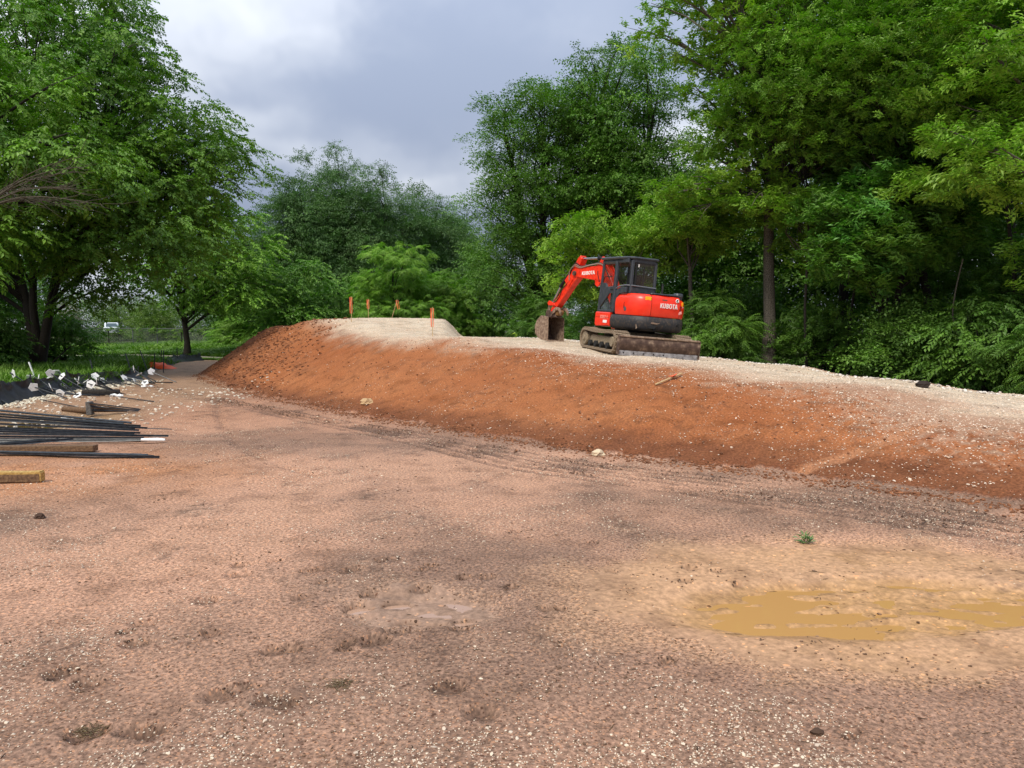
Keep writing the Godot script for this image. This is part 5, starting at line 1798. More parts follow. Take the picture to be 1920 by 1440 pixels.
	tube(st, PackedVector3Array([Vector3(-9.12, 0.06, -15.0), Vector3(-8.75, 0.062, -14.85), Vector3(-8.42, 0.06, -14.75)]), PackedFloat32Array([0.06, 0.062, 0.058]), 10)
	tag(put("round_log", fin(st), old_wood), "short brown round log lying left of the upright dark block", "log")
	st = st_new()
	box(st, Vector3(-8.36, 0.12, -14.6), Vector3(0.11, 0.27, 0.12), 0.012, Basis(Vector3(0, 0, 1), 0.05))
	tag(put("wood_block", fin(st), worn([[0.0, Color(0.26, 0.25, 0.24)], [1.0, Color(0.45, 0.43, 0.41)]], 2.0, 0.9, 0.0, 0.04, 88)), "weathered grey block standing at the head of the fanned dark rods", "wood block")
	for i in 8:
		var u := i / 7.0
		st = st_new()
		bar(st, Vector3(-8.3, 0.05 + 0.19 * u, -14.6 + 0.02 * i), Vector3(-7.75 + 0.25 * sin(i * 2.1), 0.03 + 0.03 * u, -14.85 - 0.12 * u), 0.022, 0.022, 0.003)
		tag(put("dark_stake", fin(st), old_wood if i % 3 == 0 else steel), ordinal(i, 8, "from the ground up") + "thin dark stake fanning out from the grey block", "stake", "fan of dark stakes by the grey block")
	st = st_new()
	tube(st, PackedVector3Array([Vector3(-11.0, 0.07, -18.95), Vector3(-10.5, 0.075, -18.9), Vector3(-10.1, 0.08, -19.0)]), PackedFloat32Array([0.08, 0.085, 0.07]), 9)
	tag(put("round_log", fin(st), M.bark_dark), "short dark bark covered log near the fence under white plates", "log")
	for k in [[-9.6, 18.0, -8.3, 17.1, "long thin dark rod on the dirt below the dark log"], [-11.0, 17.2, -8.9, 15.4, "long thin dark rod on the dirt pointing at the brown log"]]:
		st = st_new()
		rod(st, on_land(k[0], k[1], 0.05), on_land(k[2], k[3], 0.02), 0.012, 6)
		tag(put("steel_rod", fin(st), steel), k[4], "steel rod")
	st = st_new()
	bar(st, on_land(-12.75, 20.0, -0.1), on_land(-13.05, 20.0, 0.78), 0.035, 0.03, 0.003)
	tag(put("white_stake", fin(st), plate_white), "single white stake leaning left in the grass behind the fence", "stake")
	# crumpled pale sheets
	for k in [[-8.55, 14.05, 0.30, "crumpled white sheet lying at the edge of the olive puddle"], [-10.05, 18.7, 0.26, "crumpled white sheet beside the short dark log"], [-10.6, 21.4, 0.22, "crumpled white sheet on stones below the middle cluster of posts"]]:
		st = st_new()
		for i in 4:
			lump(st, r, Vector3(k[2], k[2] * 0.35, k[2] * 0.6) * r.randf_range(0.5, 0.9), 0.35, Vector3(r.randf_range(-0.12, 0.12), 0.03, r.randf_range(-0.1, 0.1)))
		tag(put("crumpled_sheet", fin(st), plate_white, null, Transform3D(Basis(), on_land(k[0], k[1], 0.0))), k[3], "plastic sheet")

	# --- pieces that stand out one by one
	for k in [[7.25, 20.3, 0.16, "single white rock on the gravel edge before the bare walnut trunk", 0.9, 0.88, 0.82], [8.5, 15.3, 0.24, "dark flat clump of soil on the gravel near the right edge", 0.16, 0.12, 0.10], [-4.15, 6.41, 0.075, "dark round clod on the orange dirt at the left", 0.27, 0.19, 0.14], [-3.0, 15.2, 0.22, "tan flat rock near the foot of the red bank", 0.72, 0.60, 0.44], [1.26, 2.95, 0.04, "dark clod with twigs at the bottom right of the track", 0.28, 0.20, 0.14], [1.15, 9.75, 0.14, "pale rock at the foot of the bank below the fallen stake", 0.8, 0.72, 0.6]]:
		st = st_new()
		lump(st, r, Vector3(k[2] * 1.3, k[2] * 0.8, k[2]), 0.22, Vector3.ZERO, true)
		tag(put("rock" if k[4] > 0.5 else "dirt_clod", fin(st), mat(Color(k[4], k[5], k[6]), 0.9), null, Transform3D(Basis(), on_land(k[0], k[1], k[2] * 0.2))), k[3], "rock" if k[4] > 0.5 else "clod")
	# small weed and dry tuft
	var weed := thing("weed", "tiny green weed sprouting on the track above the orange puddle", "plant", on_land(2.3, 5.7, 0.0))
	for i in 9:
		st = st_new()
		for k in 5:
			st.set_color(Color(0.16, 0.24, 0.10))
			leaf(st, r, Vector3(r.randfn() * 0.02, 0.01 + 0.012 * k, r.randfn() * 0.02), Vector3(r.randfn(), r.randf_range(0.0, 0.9), r.randfn()), 0.06, 0.3)
		put("leaf", fin(st), M.weed, weed)
	for k in [[-0.81, 3.35, "dry grey grass tuft pressed flat in the lower left of the track"], [-1.75, 2.95, "small dark dry tuft near the bottom edge of the track"]]:
		st = st_new()
		for i in 110:
			st.set_color(Color(0.10, 0.085, 0.055).lerp(Color(0.24, 0.19, 0.11), r.randf()))
			var q := Vector3(r.randfn() * 0.035, 0.002, r.randfn() * 0.028)
			leaf(st, r, q, Vector3(r.randfn(), r.randf_range(0.0, 0.18), r.randfn()), r.randf_range(0.02, 0.045), 0.06)
		tag(put("dry_tuft", fin(st), M.dry, null, Transform3D(Basis(), on_land(k[0], k[1], 0.004))), k[2], "grass tuft")

	# --- the meadow's far side
	st = st_new()
	st.set_smooth_group(0)
	var walk := [[-40.0, 47.5], [-26.0, 46.2], [-20.0, 44.6], [-16.5, 43.6], [-12.5, 42.0]]
	for i in walk.size() - 1:
		for k in 6:
			var u := k / 6.0
			var v := (k + 1) / 6.0
			var a0 := Vector2(lerpf(walk[i][0], walk[i + 1][0], u), lerpf(walk[i][1], walk[i + 1][1], u))
			var a1 := Vector2(lerpf(walk[i][0], walk[i + 1][0], v), lerpf(walk[i][1], walk[i + 1][1], v))
			quad(st, on_land(a0.x, a0.y, 0.08), on_land(a1.x, a1.y, 0.08), on_land(a1.x, a1.y + 1.8, 0.08), on_land(a0.x, a0.y + 1.8, 0.08))
	tag(put("footpath", fin(st), worn([[0.0, Color(0.52, 0.49, 0.43)], [1.0, Color(0.68, 0.65, 0.58)]], 0.5, 0.95, 0.0, 0.03, 89)), "pale narrow footpath crossing the grass beyond the fence", "", "", "structure")
	var cf := thing("chain_link_fence", "old chain link fence with vines along its top beyond the meadow", "fence", on_land(-38.0, 66.0))
	var wire := mat(Color(0.42, 0.45, 0.43, 0.22), 0.6)
	wire.transparency = BaseMaterial3D.TRANSPARENCY_ALPHA
	var grey := mat(Color(0.36, 0.38, 0.37), 0.6)
	for i in 11:
		st = st_new()
		rod(st, Vector3(i * 2.2, -0.2, 0.1 * i), Vector3(i * 2.2, 1.75, 0.1 * i), 0.045, 7)
		put("post", fin(st), mat(Color(0.20, 0.19, 0.16), 0.8) if i % 3 == 1 else grey, cf)
	st = st_new()
	rod(st, Vector3(0, 1.72, 0), Vector3(22, 1.72, 1.0), 0.03, 6)
	put("top_rail", fin(st), grey, cf)
	st = st_new()
	for i in 10:
		quad(st, Vector3(i * 2.2 + 0.04, 0.05, 0.1 * i), Vector3(i * 2.2 + 2.16, 0.05, 0.1 * i + 0.1), Vector3(i * 2.2 + 2.16, 1.70, 0.1 * i + 0.1), Vector3(i * 2.2 + 0.04, 1.70, 0.1 * i))
	put("mesh_panel", fin(st), wire, cf)
	var vine := multi("vine", spray("broad", 2), 420, M.leaf_far, cf)
	for i in 420:
		var x := r.randf() * 22.0
		var y := 1.65 + r.randfn() * 0.16 - (absf(r.randfn()) * 0.6 if sin(x * 1.7) > 0.35 else 0.0)
		vine.set_instance_transform(i, Transform3D(Basis.from_euler(Vector3(r.randf_range(-0.6, 0.6), r.randf() * TAU, 0)).scaled_local(Vector3.ONE * 1.0), Vector3(x, y, 0.05 * x + r.randfn() * 0.12)))
		var l := r.randf_range(0.7, 1.2)
		vine.set_instance_color(i, Color(0.17 * l, 0.29 * l, 0.045 * l))
	# pale bushes round the parked car
	for k in [[-57.0, 92.0, 3.4, 5.4, 301, "pale grey brown leafless bush left of the white car"], [-52.5, 99.0, 2.8, 6.0, 302, "light green bush between the pale bush and the white car"], [-46.6, 96.0, 2.6, 4.6, 303, "light green bush right of the white car"], [-42.0, 88.0, 3.0, 5.2, 304, "yellow green bush by the fence's right half"]]:
		var bare: bool = k[4] == 301
		tree("field_bush", k[5], {"seed": k[4], "at": Vector2(k[0], k[1]), "trunk": 0.06, "bark": M.dead, "mass": [[0.0, k[3] * 0.5, 0.0, k[2], k[3] * 0.52, 2.0]], "puffs": 34, "puff": 1.4, "sprays": 20, "kind": "fine",
			"tone": Color(0.30, 0.27, 0.22) if bare else Color(0.20, 0.29, 0.06), "tone2": Color(0.22, 0.20, 0.15) if bare else Color(0.14, 0.22, 0.05), "size": 1.7, "leaf": M.leaf_far, "limb_every": 1}, "", "bush")
	car(Vector3(-49.6, 0.0, -92.0))
	worker(on_land(0.33, 62.0, 0.0))
	# dead branches: the grey tangle in the maple, and one propped in the grass
	var snag := thing("dead_branch", "tangle of bare grey dead branches hanging before the maple at the left edge", "dead branch", Vector3(-13.5, 4.7, -19.0))
	for i in 9:
		st = st_new()
		var a := r.randf_range(0.5, 1.15)
		var l := r.randf_range(1.8, 3.6)
		var e := Vector3(cos(a * 0.6) * l, sin(a - 0.5) * l * 0.9, r.randf_range(-0.8, 0.8))
		tube(st, smooth_line([Vector3.ZERO, e * 0.4 + Vector3(0, 0.25, 0), e * 0.75 + Vector3(0, 0.15, 0.1), e]), PackedFloat32Array([0.022, 0.021, 0.02, 0.019, 0.018, 0.017, 0.016, 0.015, 0.014, 0.013, 0.012, 0.011, 0.010, 0.009, 0.008, 0.007, 0.006, 0.005, 0.004]), 5, false)
		for k in 16:
			var u := r.randf_range(0.25, 1.0)
			var s := e * u + Vector3(0, 0.2 * sin(u * 3.0), 0)
			var q := s + (e.normalized() + Vector3(r.randfn(), r.randfn() * 0.8, r.randfn()) * 0.6).normalized() * r.randf_range(0.3, 1.0)
			tube(st, PackedVector3Array([s, s.lerp(q, 0.5) + Vector3(0, -0.04, 0), q]), PackedFloat32Array([0.007, 0.005, 0.002]), 4, false)
		put("branch", fin(st), M.dead, snag)
	st = st_new()
	tube(st, PackedVector3Array([on_land(-17.6, 27.6, -0.05), on_land(-17.0, 27.6, 0.55), on_land(-16.4, 27.5, 1.0), on_land(-15.7, 27.4, 1.15)]), PackedFloat32Array([0.035, 0.03, 0.02, 0.008]), 6)
	tag(put("dead_branch", fin(st), M.bark_dark), "dark fallen branch propped up in the grass behind the fence", "dead branch")
	st = st_new()
	tube(st, smooth_line([Vector3(12.3, 3.6, -20.4), Vector3(12.0, 2.6, -20.2), Vector3(11.95, 1.9, -20.1), Vector3(12.4, 1.2, -20.0), Vector3(12.9, 0.9, -20.0)]), PackedFloat32Array([0.02]), 6)
	tag(put("hanging_vine", fin(st), M.dead), "thin pale vine stem hanging in the dark understory at the right", "vine")


func ordinal(i: int, n: int, side: String) -> String:
	var words := ["first", "second", "third", "fourth", "fifth", "sixth", "seventh", "eighth", "ninth", "tenth", "eleventh", "twelfth", "thirteenth"]
	return "" if n == 1 else "last %s, " % side if i == n - 1 else "%s %s, " % [words[i], side]


func multi(called: String, mesh: Mesh, n: int, m: Material, parent: Node = null) -> MultiMesh:
	var mm := MultiMesh.new()
	mm.transform_format = MultiMesh.TRANSFORM_3D
	mm.use_colors = true
	mm.mesh = mesh
	mm.instance_count = n
	var o := MultiMeshInstance3D.new()
	o.name = numbered(called) if parent == null else called
	o.multimesh = mm
	o.material_override = m
	if parent == null:
		add_child(o)
	else:
		parent.add_child(o, true)
	tag(o, "", "", "", "stuff")
	return mm


func silt_fence(run: Array, fabric: Material, steel: Material, label: String, seed_: int, extra: Array) -> void:
	var r := rnd(seed_ + 900)
	var t := thing("silt_fence", label, "silt fence")
	var st := st_new()
	st.set_smooth_group(0)
	var cols := []
	for i in run.size() - 1:
		for k in 14:
			var u := k / 14.0
			var x: float = lerpf(run[i][0], run[i + 1][0], u)
			var d: float = lerpf(run[i][1], run[i + 1][1], u)
			var h: float = lerpf(run[i][2], run[i + 1][2], u) * (1.0 - 0.14 * sin(PI * u) + 0.05 * r.randfn())
			var row := PackedVector3Array()
			for j in 7:
				var v := j / 6.0
				var fold: float = 0.09 * n_fine.get_noise_2d(d * 0.45 + v * 0.5, v * 0.35 + seed_) + 0.04 * sin(d * 9.0 + v * 3.0)
				row.append(on_land(x, d, -0.03) + Vector3(0.26 * (1.0 - v) * (1.0 - v) + fold * (0.3 + v) - 0.10 * v * sin(PI * u), h * v, fold * 0.5))
			cols.append(row)
	for i in cols.size() - 1:
		for j in 6:
			quad(st, cols[i][j], cols[i + 1][j], cols[i + 1][j + 1], cols[i][j + 1])
	put("fabric", fin(st), fabric, t)
	for i in run.size():
		st = st_new()
		bar(st, on_land(run[i][0] - 0.05, run[i][1], -0.2), on_land(run[i][0] - 0.08 + r.randfn() * 0.05, run[i][1], run[i][2] + 0.06), 0.03, 0.03, 0.003)
		put("stake", fin(st), steel, t)
	for e in extra:
		st = st_new()
		bar(st, on_land(e[0], e[1], -0.2), on_land(e[0], e[1], 0.0) + Vector3(e[3], e[2], 0), 0.03, 0.03, 0.003)
		put("stake", fin(st), steel, t)


func car(at: Vector3) -> void:
	var paint := mat(Color(0.86, 0.89, 0.91), 0.3)
	var glass := mat(Color(0.35, 0.42, 0.45), 0.1)
	var dark := mat(Color(0.05, 0.05, 0.05), 0.7)
	var t := thing("parked_car", "white car parked far off beyond the meadow, its roof showing over the fence", "car", on_land(at.x, -at.z, 1.0), 0.5)
	var st := st_new()
	plate(st, [[-2.1, 0.35], [2.1, 0.35], [2.15, 0.75], [2.0, 0.95], [1.1, 1.02], [-2.0, 1.05], [-2.15, 0.8]], -0.86, 0.86, 0.08)
	put("body", fin(st), paint, t)
	st = st_new()
	plate(st, [[-1.9, 1.02], [1.15, 1.0], [0.45, 1.52], [0.2, 1.58], [-1.3, 1.58], [-1.6, 1.5]], -0.76, 0.76, 0.10)
	put("cabin", fin(st), paint, t)
	st = st_new()
	for s in [-1.0, 1.0]:
		plate(st, [[-1.65, 1.08], [0.92, 1.07], [0.38, 1.46], [-1.35, 1.48]], s * 0.755 - 0.008, s * 0.755 + 0.012, 0.0)
		put("side_window", fin(st), glass, t)
		st = st_new()
	prism(st, PackedVector2Array([Vector2(-0.62, 0.0), Vector2(0.62, 0.0), Vector2(0.55, 0.45), Vector2(-0.55, 0.45)]), 0.0, 0.012, 0.0, Transform3D(Basis(Vector3.UP, 0.0) * Basis(Vector3.RIGHT, -0.3), Vector3(0, 1.07, 1.89)))
	put("rear_window", fin(st), glass, t)
	for x in [-0.8, 0.8]:
		for z in [-1.3, 1.3]:
			st = st_new()
			wheel(st, Vector3(x, 0.32, z), Vector3.RIGHT, 0.32, 0.2, 16)
			put("wheel", fin(st), dark, t)


# a worker far behind the mound: one surface round joints, by the smooth union of tapered capsules
func worker(at: Vector3) -> void:
	var t := thing("person", "person in a lime safety vest and white hard hat far behind the mound", "person", at, 0.5)
	var J := {"hip": Vector3(0, 0.93, 0), "chest": Vector3(0.01, 1.32, 0), "neck": Vector3(0.01, 1.50, 0), "head": Vector3(0.01, 1.64, -0.02),
		"ls": Vector3(-0.19, 1.42, 0), "le": Vector3(-0.36, 1.26, -0.10), "lh": Vector3(-0.34, 1.46, -0.26), "rs": Vector3(0.20, 1.42, 0), "re": Vector3(0.26, 1.14, 0.02), "rh": Vector3(0.25, 0.92, -0.12),
		"lk": Vector3(-0.11, 0.50, -0.03), "lf": Vector3(-0.12, 0.06, 0.02), "rk": Vector3(0.12, 0.50, -0.05), "rf": Vector3(0.14, 0.06, 0.0), "lt": Vector3(-0.13, 0.04, -0.16), "rt": Vector3(0.16, 0.04, -0.17)}
	var bones := [["hip", "chest", 0.155, 0.165], ["chest", "neck", 0.14, 0.06], ["neck", "head", 0.06, 0.10], ["ls", "le", 0.062, 0.05], ["le", "lh", 0.048, 0.034], ["rs", "re", 0.062, 0.05], ["re", "rh", 0.048, 0.034], ["ls", "rs", 0.075, 0.075],
		["hip", "lk", 0.115, 0.07], ["lk", "lf", 0.066, 0.045], ["hip", "rk", 0.115, 0.07], ["rk", "rf", 0.066, 0.045], ["lf", "lt", 0.045, 0.04], ["rf", "rt", 0.045, 0.04]]
	var cell := 0.03
	var lo := Vector3(-0.52, -0.06, -0.42)
	var n := Vector3i(32, 64, 26)
	var f := PackedFloat32Array()
	f.resize(n.x * n.y * n.z)
	for k in n.z:
		for j in n.y:
			for i in n.x:
				var p := lo + Vector3(i, j, k) * cell
				var d := 9.0
				for b in bones:
					var a: Vector3 = J[b[0]]
					var e: Vector3 = J[b[1]] - a
					var u: float = clampf((p - a).dot(e) / e.length_squared(), 0.0, 1.0)
					var s: float = (p - a - e * u).length() - lerpf(b[2], b[3], u)
					var h := maxf(0.05 - absf(d - s), 0.0) / 0.05
					d = minf(d, s) - h * h * 0.0125
				f[(k * n.y + j) * n.x + i] = d
	var index := {}
	var st := st_new()
	st.set_smooth_group(0)
	var vs := {}
	for k in n.z - 1:
		for j in n.y - 1:
			for i in n.x - 1:
				var s := Vector3.ZERO
				var c := 0
				for e in [[0, 0, 0, 1, 0, 0], [0, 1, 0, 1, 1, 0], [0, 0, 1, 1, 0, 1], [0, 1, 1, 1, 1, 1], [0, 0, 0, 0, 1, 0], [1, 0, 0, 1, 1, 0], [0, 0, 1, 0, 1, 1], [1, 0, 1, 1, 1, 1], [0, 0, 0, 0, 0, 1], [1, 0, 0, 1, 0, 1], [0, 1, 0, 0, 1, 1], [1, 1, 0, 1, 1, 1]]:
					var a := f[((k + e[2]) * n.y + j + e[1]) * n.x + i + e[0]]
					var b := f[((k + e[5]) * n.y + j + e[4]) * n.x + i + e[3]]
					if (a < 0.0) != (b < 0.0):
						s += Vector3(i, j, k) + Vector3(e[0], e[1], e[2]).lerp(Vector3(e[3], e[4], e[5]), a / (a - b))
						c += 1
				if c:
					vs[Vector3i(i, j, k)] = lo + s / c * cell
	for k in range(1, n.z - 1):
		for j in range(1, n.y - 1):
			for i in range(1, n.x - 1):
				var a := f[(k * n.y + j) * n.x + i]
				for ax in 3:
					var o := Vector3i(1 if ax == 0 else 0, 1 if ax == 1 else 0, 1 if ax == 2 else 0)
					var b := f[((k + o.z) * n.y + j + o.y) * n.x + i + o.x]
					if (a < 0.0) == (b < 0.0):
						continue
					var u := Vector3i(o.z, o.x, o.y)
					var w := Vector3i(o.y, o.z, o.x)
					var q := [Vector3i(i, j, k), Vector3i(i, j, k) - u, Vector3i(i, j, k) - u - w, Vector3i(i, j, k) - w]
					if q.any(func(x): return not vs.has(x)):
						continue
					var y: float = vs[q[0]].y
					var lx: float = absf(vs[q[0]].x)
					var skin := Color(0.45, 0.27, 0.19)
					var col := skin if y > 1.50 or (lx > 0.22 and y < 1.02) or (lx > 0.28 and vs[q[0]].z < -0.2) else Color(0.55, 0.78, 0.06) if y > 0.88 else Color(0.03, 0.035, 0.05)
					st.set_color(col)
					if a < 0.0:
						quad(st, vs[q[0]], vs[q[1]], vs[q[2]], vs[q[3]])
					else:
						quad(st, vs[q[3]], vs[q[2]], vs[q[1]], vs[q[0]])
	var m := mat(Color.WHITE, 0.7)
	m.vertex_color_use_as_albedo = true
	put("body", fin(st), m, t)
	st = st_new()
	tube(st, PackedVector3Array([Vector3(0.01, 1.67, -0.03), Vector3(0.01, 1.68, -0.03), Vector3(0.01, 1.74, -0.02), Vector3(0.01, 1.78, -0.02), Vector3(0.01, 1.79, -0.02)]), PackedFloat32Array([0.15, 0.135, 0.12, 0.07, 0.02]), 14)
	put("hard_hat", fin(st), mat(Color(0.92, 0.92, 0.90), 0.4), t)


# ---------------------------------------------------------------- what nobody would count
func scatter_small() -> void:
	var r := rnd(700)
	# chips of pale stone in the dirt
	var st := st_new()
	lump(st, r, Vector3(1, 0.6, 0.8), 0.28)
	var chip := fin(st)
	st = st_new()
	lump(st, r, Vector3(1, 0.7, 0.8), 0.35, Vector3.ZERO, true)
	var clod := fin(st)
	var stone := mat(Color.WHITE, 0.85)
	stone.vertex_color_use_as_albedo = true
	var soil := mat(Color.WHITE, 0.95)
	soil.metallic_specular = 0.12
	stone.metallic_specular = 0.25
	soil.vertex_color_use_as_albedo = true
	var where: Array[Transform3D] = []
	var tint: Array[Color] = []
	var tries := 0
	while where.size() < 34000 and tries < 160000:   # track
		tries += 1
		var d := 2.3 + 15.0 * pow(r.randf(), 1.9)
		var x := r.randf_range(-0.76, 0.76) * d
		var w: float = n_low.get_noise_2d(x * 2.2 + 9.0, d * 2.2) + 0.6 * n_mid.get_noise_2d(x, d)
		if r.randf() > clampf(0.30 + 1.9 * w, 0.03, 1.0):
			continue
		var wet := blob(x, d, 2.3, 4.5, 1.75, 1.1, -0.1)
		if wet > 0.12 and r.randf() < 0.95:
			continue
		var s := r.randf_range(0.003, 0.009) * (1.0 + 0.04 * d) * (2.2 if r.randf() < 0.04 else 1.0)
		put_small(where, tint, r, x, d, s, Color(0.72, 0.60, 0.45), Color(0.50, 0.40, 0.31))
	var mm := multi("stone_chips", chip, where.size(), stone)
	for i in where.size():
		mm.set_instance_transform(i, where[i])
		mm.set_instance_color(i, tint[i])
	where.clear()
	tint.clear()
	# stones on the mound: many where the gravel spills over the edge, few on the red bank
	tries = 0
	while where.size() < 22000 and tries < 260000:
		tries += 1
		var x := r.randf_range(-11.5, 10.5)
		var d := r.randf_range(5.5, 32.0)
		if absf(x) > 0.74 * d:
			continue
		var m := mound(x, d)
		if m.x < 0.03:
			continue
		var edge := smoothstep(-0.55, -0.05, m.y) * smoothstep(-8.0, -5.8, x)
		var keep := 0.03 + 0.42 * smoothstep(-0.40, 0.0, m.y) * edge * (1.0 - 0.55 * smoothstep(0.3, 1.0, m.y)) + 0.22 * smoothstep(2.5, 5.0, x) * (1.0 if m.y < 0.1 else 0.0) + 0.08 * smoothstep(0.3, 0.05, m.x)
		keep *= clampf(9.0 / d, 0.25, 1.0)
		if r.randf() > keep:
			continue
		var s := r.randf_range(0.007, 0.019) * (1.0 + 0.02 * d) * (2.2 if r.randf() < 0.03 else 1.0)
		put_small(where, tint, r, x, d, s, Color(0.80, 0.70, 0.57), Color(0.62, 0.44, 0.30), m)
	mm = multi("gravel_stones", chip, where.size(), stone)
	for i in where.size():
		mm.set_instance_transform(i, where[i])
		mm.set_instance_color(i, tint[i])
	where.clear()
	tint.clear()
	# dark clods: along the foot of the bank, over the rough end, strewn on the track
	for e in foot.size() - 15:
		var a := foot[e]
		var b := foot[e + 1]
		for i in int(a.distance_to(b) * 210.0):
			var p := a.lerp(b, r.randf()) + Vector2(r.randfn(), r.randfn()) * (0.09 + 0.07 * absf(r.randfn()))
			put_small(where, tint, r, p.x, p.y, r.randf_range(0.010, 0.034) * (1.8 if r.randf() < 0.06 else 1.0), Color(0.15, 0.07, 0.04), Color(0.36, 0.155, 0.075))
	for i in 5200:
		var x := r.randf_range(-11.3, -5.5)
		var d := r.randf_range(18.5, 31.0)
		var m := mound(x, d)
		if m.x > 0.05 and x + 0.1 * (d - 22.0) < -6.2 + r.randfn() * 0.8:
			put_small(where, tint, r, x, d, r.randf_range(0.02, 0.075) * (1.8 if r.randf() < 0.05 else 1.0), Color(0.15, 0.068, 0.038), Color(0.40, 0.17, 0.08), m)
	for i in 1900:
		var x := r.randf_range(-6.0, 8.0)
		var d := r.randf_range(7.0, 20.0)
		var m := mound(x, d)
		if m.x > 0.05 and (m.y < 0.05 or r.randf() < 0.12):
			put_small(where, tint, r, x, d, r.randf_range(0.012, 0.04), Color(0.16, 0.07, 0.04) if m.y < 0.1 else Color(0.10, 0.08, 0.07), Color(0.30, 0.14, 0.075), m)
	for i in 9000:
		var d := 2.4 + 13.0 * pow(r.randf(), 1.6)
		var x := r.randf_range(-0.76, 0.76) * d
		if r.randf() > clampf(3.2 * n_mid.get_noise_2d(x * 1.3 + 31.0, d * 1.3) + 1.2 * n_low.get_noise_2d(x * 2.0, d * 2.0) - 0.25, 0.02, 1.0):
			continue
		put_small(where, tint, r, x, d, r.randf_range(0.004, 0.014) * (1.0 + 0.05 * d), Color(0.12, 0.075, 0.05), Color(0.28, 0.18, 0.12))
	for t in dents:   # crumbs pushed up round every print
		for i in 9:
			var a := r.randf() * TAU
			put_small(where, tint, r, t.x + cos(a) * t.z * r.randf_range(0.8, 1.5) * 1.2, t.y + sin(a) * t.z * r.randf_range(0.8, 1.5), r.randf_range(0.006, 0.016), Color(0.10, 0.065, 0.045), Color(0.24, 0.15, 0.10))
	for l in 2:   # and along the wheel ruts
		for i in ruts[l].size() - 1:
			var a := ruts[l][i]
			var b := ruts[l][i + 1]
			for k in int(a.distance_to(b) * 40.0):
				var p := a.lerp(b, r.randf())
				if n_mid.get_noise_2d(p.x, p.y) > -0.05:
					put_small(where, tint, r, p.x + r.randfn() * 0.05, p.y + r.randfn() * 0.05 + 0.2 * (k % 2), r.randf_range(0.008, 0.026), Color(0.11, 0.065, 0.045), Color(0.22, 0.135, 0.09))
	mm = multi("dirt_clods", clod, where.size(), soil)
	for i in where.size():
		mm.set_instance_transform(i, where[i])
		mm.set_instance_color(i, tint[i])
	where.clear()
	tint.clear()
	# pale rubble by the silt fence and along the far gravel edge
	for i in 1500:
		var u := r.randf()
		put_small(where, tint, r, -11.2 + r.randfn() * 0.35 - 0.9 * u, 14.0 + 10.0 * u + r.randfn() * 0.3, r.randf_range(0.03, 0.10), Color(0.70, 0.64, 0.50), Color(0.52, 0.46, 0.35))
	for i in 500:
		put_small(where, tint, r, r.randf_range(-10.8, -6.5), r.randf_range(12.0, 21.0), r.randf_range(0.02, 0.09), Color(0.70, 0.62, 0.50), Color(0.45, 0.37, 0.28))
	var crest := [[9.85, 14.3], [8.9, 15.9], [8.0, 17.6], [6.9, 19.9], [5.4, 21.6], [3.2, 24.3], [1.4, 27.6], [0.2, 30.0]]
	for i in 700:
		var u := r.randf() * 6.99
		var a: Array = crest[int(u)]
		var b: Array = crest[int(u) + 1]
		put_small(where, tint, r, lerpf(a[0], b[0], u - int(u)) + r.randfn() * 0.14, lerpf(a[1], b[1], u - int(u)) + r.randfn() * 0.14, r.randf_range(0.02, 0.085), Color(0.76, 0.70, 0.62), Color(0.20, 0.16, 0.13) if r.randf() < 0.6 else Color(0.6, 0.52, 0.44))
	mm = multi("rubble", chip, where.size(), stone)
	for i in where.size():
		mm.set_instance_transform(i, where[i])
		mm.set_instance_color(i, tint[i])
	where.clear()
	# twigs and straw trodden into the track
	st = st_new()
	tube(st, PackedVector3Array([Vector3(-0.5, 0, 0), Vector3(0.1, 0.05, 0.03), Vector3(0.5, 0, -0.02)]), PackedFloat32Array([0.045, 0.06, 0.03]), 4, false)
	mm = multi("twigs", fin(st), 700, soil)
	for i in 700:
		var d := 2.4 + 9.0 * pow(r.randf(), 1.6)
		var x := r.randf_range(-0.74, 0.74) * d
		var l := r.randf_range(0.012, 0.04) * (2.6 if r.randf() < 0.06 else 1.0)
		mm.set_instance_transform(i, Transform3D(Basis(Vector3.UP, r.randf_range(-0.5, 0.5) + (PI / 2 if r.randf() < 0.3 else 0.0)) * Basis.from_scale(Vector3(l, minf(l, 0.03), minf(l, 0.03) * 1.2)), on_land(x, d, 0.002)))
		mm.set_instance_color(i, Color(0.055, 0.04, 0.03).lerp(Color(0.22, 0.15, 0.08), r.randf() * r.randf()))
	# grass: tufts of bent blades over the meadow
	st = st_new()
	st.set_smooth_group(-1)
	for i in 16:
		var a := r.randf() * TAU
		var o := Vector3(r.randfn() * 0.09, 0, r.randfn() * 0.09)
		var l := r.randf_range(0.5, 1.0)
		var lean := Vector3(cos(a), 0, sin(a)) * l * r.randf_range(0.15, 0.5)
		var s := Vector3(-sin(a), 0, cos(a)) * 0.02
		var g := r.randf_range(0.7, 1.0)
		st.set_color(Color(g, g, g * 0.9))
		var mid := o + lean * 0.4 + Vector3(0, l * 0.6, 0)
		quad(st, o - s, o + s, mid + s * 0.8, mid - s * 0.8)
		tri(st, mid - s * 0.8, mid + s * 0.8, o + lean + Vector3(0, l * 0.95, 0))
	var blade := fin(st)
	tint.clear()
	tries = 0
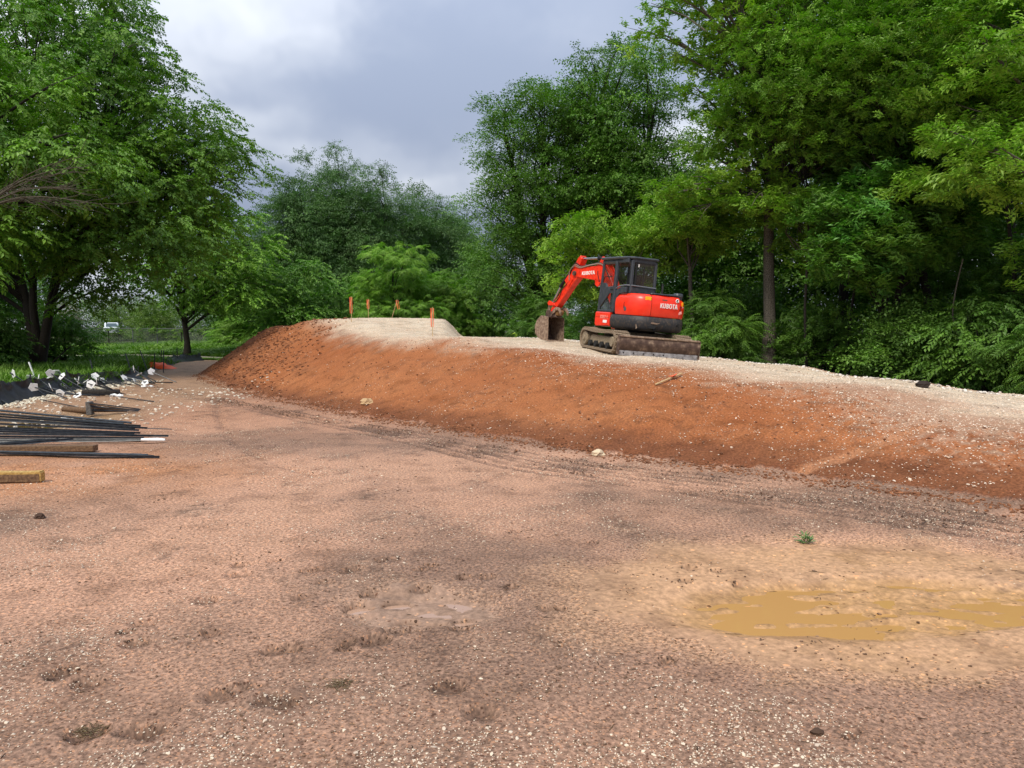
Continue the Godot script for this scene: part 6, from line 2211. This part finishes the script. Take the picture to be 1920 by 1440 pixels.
	while where.size() < 30000 and tries < 90000:
		tries += 1
		var d := 12.0 + 62.0 * pow(r.randf(), 1.25)
		var x := r.randf_range(-0.80, -0.10) * d
		var edge := -12.3 - 0.18 * (d - 20.0) * smoothstep(20.0, 27.0, d)
		if d > 26.0:
			edge = -13.6 - 0.29 * (d - 26.0)
		if d < 42.5 and x > edge + 0.3 * n_mid.get_noise_2d(x, d):
			continue
		var walk := lerpf(46.2, 43.6, clampf((x + 26.0) / 9.5, 0.0, 1.3)) + (0.9)
		if absf(d - walk) < 1.1 and x < -12.0:
			continue
		var h := r.randf_range(0.25, 0.55) * (1.0 + 0.6 * n_low.get_noise_2d(x * 1.5, d * 1.5)) * (0.32 if d > 34.0 and d < 46.0 else 0.7 if d < 54.0 and d >= 46.0 else 1.1)
		var w := 1.0 + d * 0.016
		where.append(Transform3D(Basis(Vector3.UP, r.randf() * TAU) * Basis.from_scale(Vector3(w, h, w)), Vector3(x, base_height(x, d) - 0.02, -d)))
		var k := clampf(0.5 + n_low.get_noise_2d(x * 1.2, d * 1.2) * 1.3 + r.randfn() * 0.2, 0.0, 1.0)
		tint.append(Color(0.11, 0.225, 0.035).lerp(Color(0.23, 0.37, 0.075), k))
	mm = multi("grass", blade, where.size(), M.grass)
	for i in where.size():
		mm.set_instance_transform(i, where[i])
		mm.set_instance_color(i, tint[i])


func put_small(where: Array[Transform3D], tint: Array[Color], r: RandomNumberGenerator, x: float, d: float, s: float, a: Color, b: Color, m := Vector2(-1, 0)) -> void:
	var y: float
	if m.x < 0.0:
		m = mound(x, d)
	y = base_height(x, d) * (1.0 - 0.6 * smoothstep(0.0, 0.3, m.x)) + m.x
	if m.x > 0.02:
		y += 0.02 * n_fine.get_noise_2d(x * 0.35, d * 0.35) * smoothstep(0.3, -0.3, m.y) + 0.035 * smoothstep(0.25, 0.05, m.x) * n_fine.get_noise_2d(x * 0.5, d * 0.5)
	where.append(Transform3D(Basis.from_euler(Vector3(r.randf_range(-0.4, 0.4), r.randf() * TAU, r.randf_range(-0.4, 0.4))) * Basis.from_scale(Vector3(s * r.randf_range(0.8, 1.5), s * r.randf_range(0.7, 1.1), s)), Vector3(x, y + s * 0.12, -d)))
	var k := r.randf()
	tint.append(a.lerp(b, k * k) * 1.0)
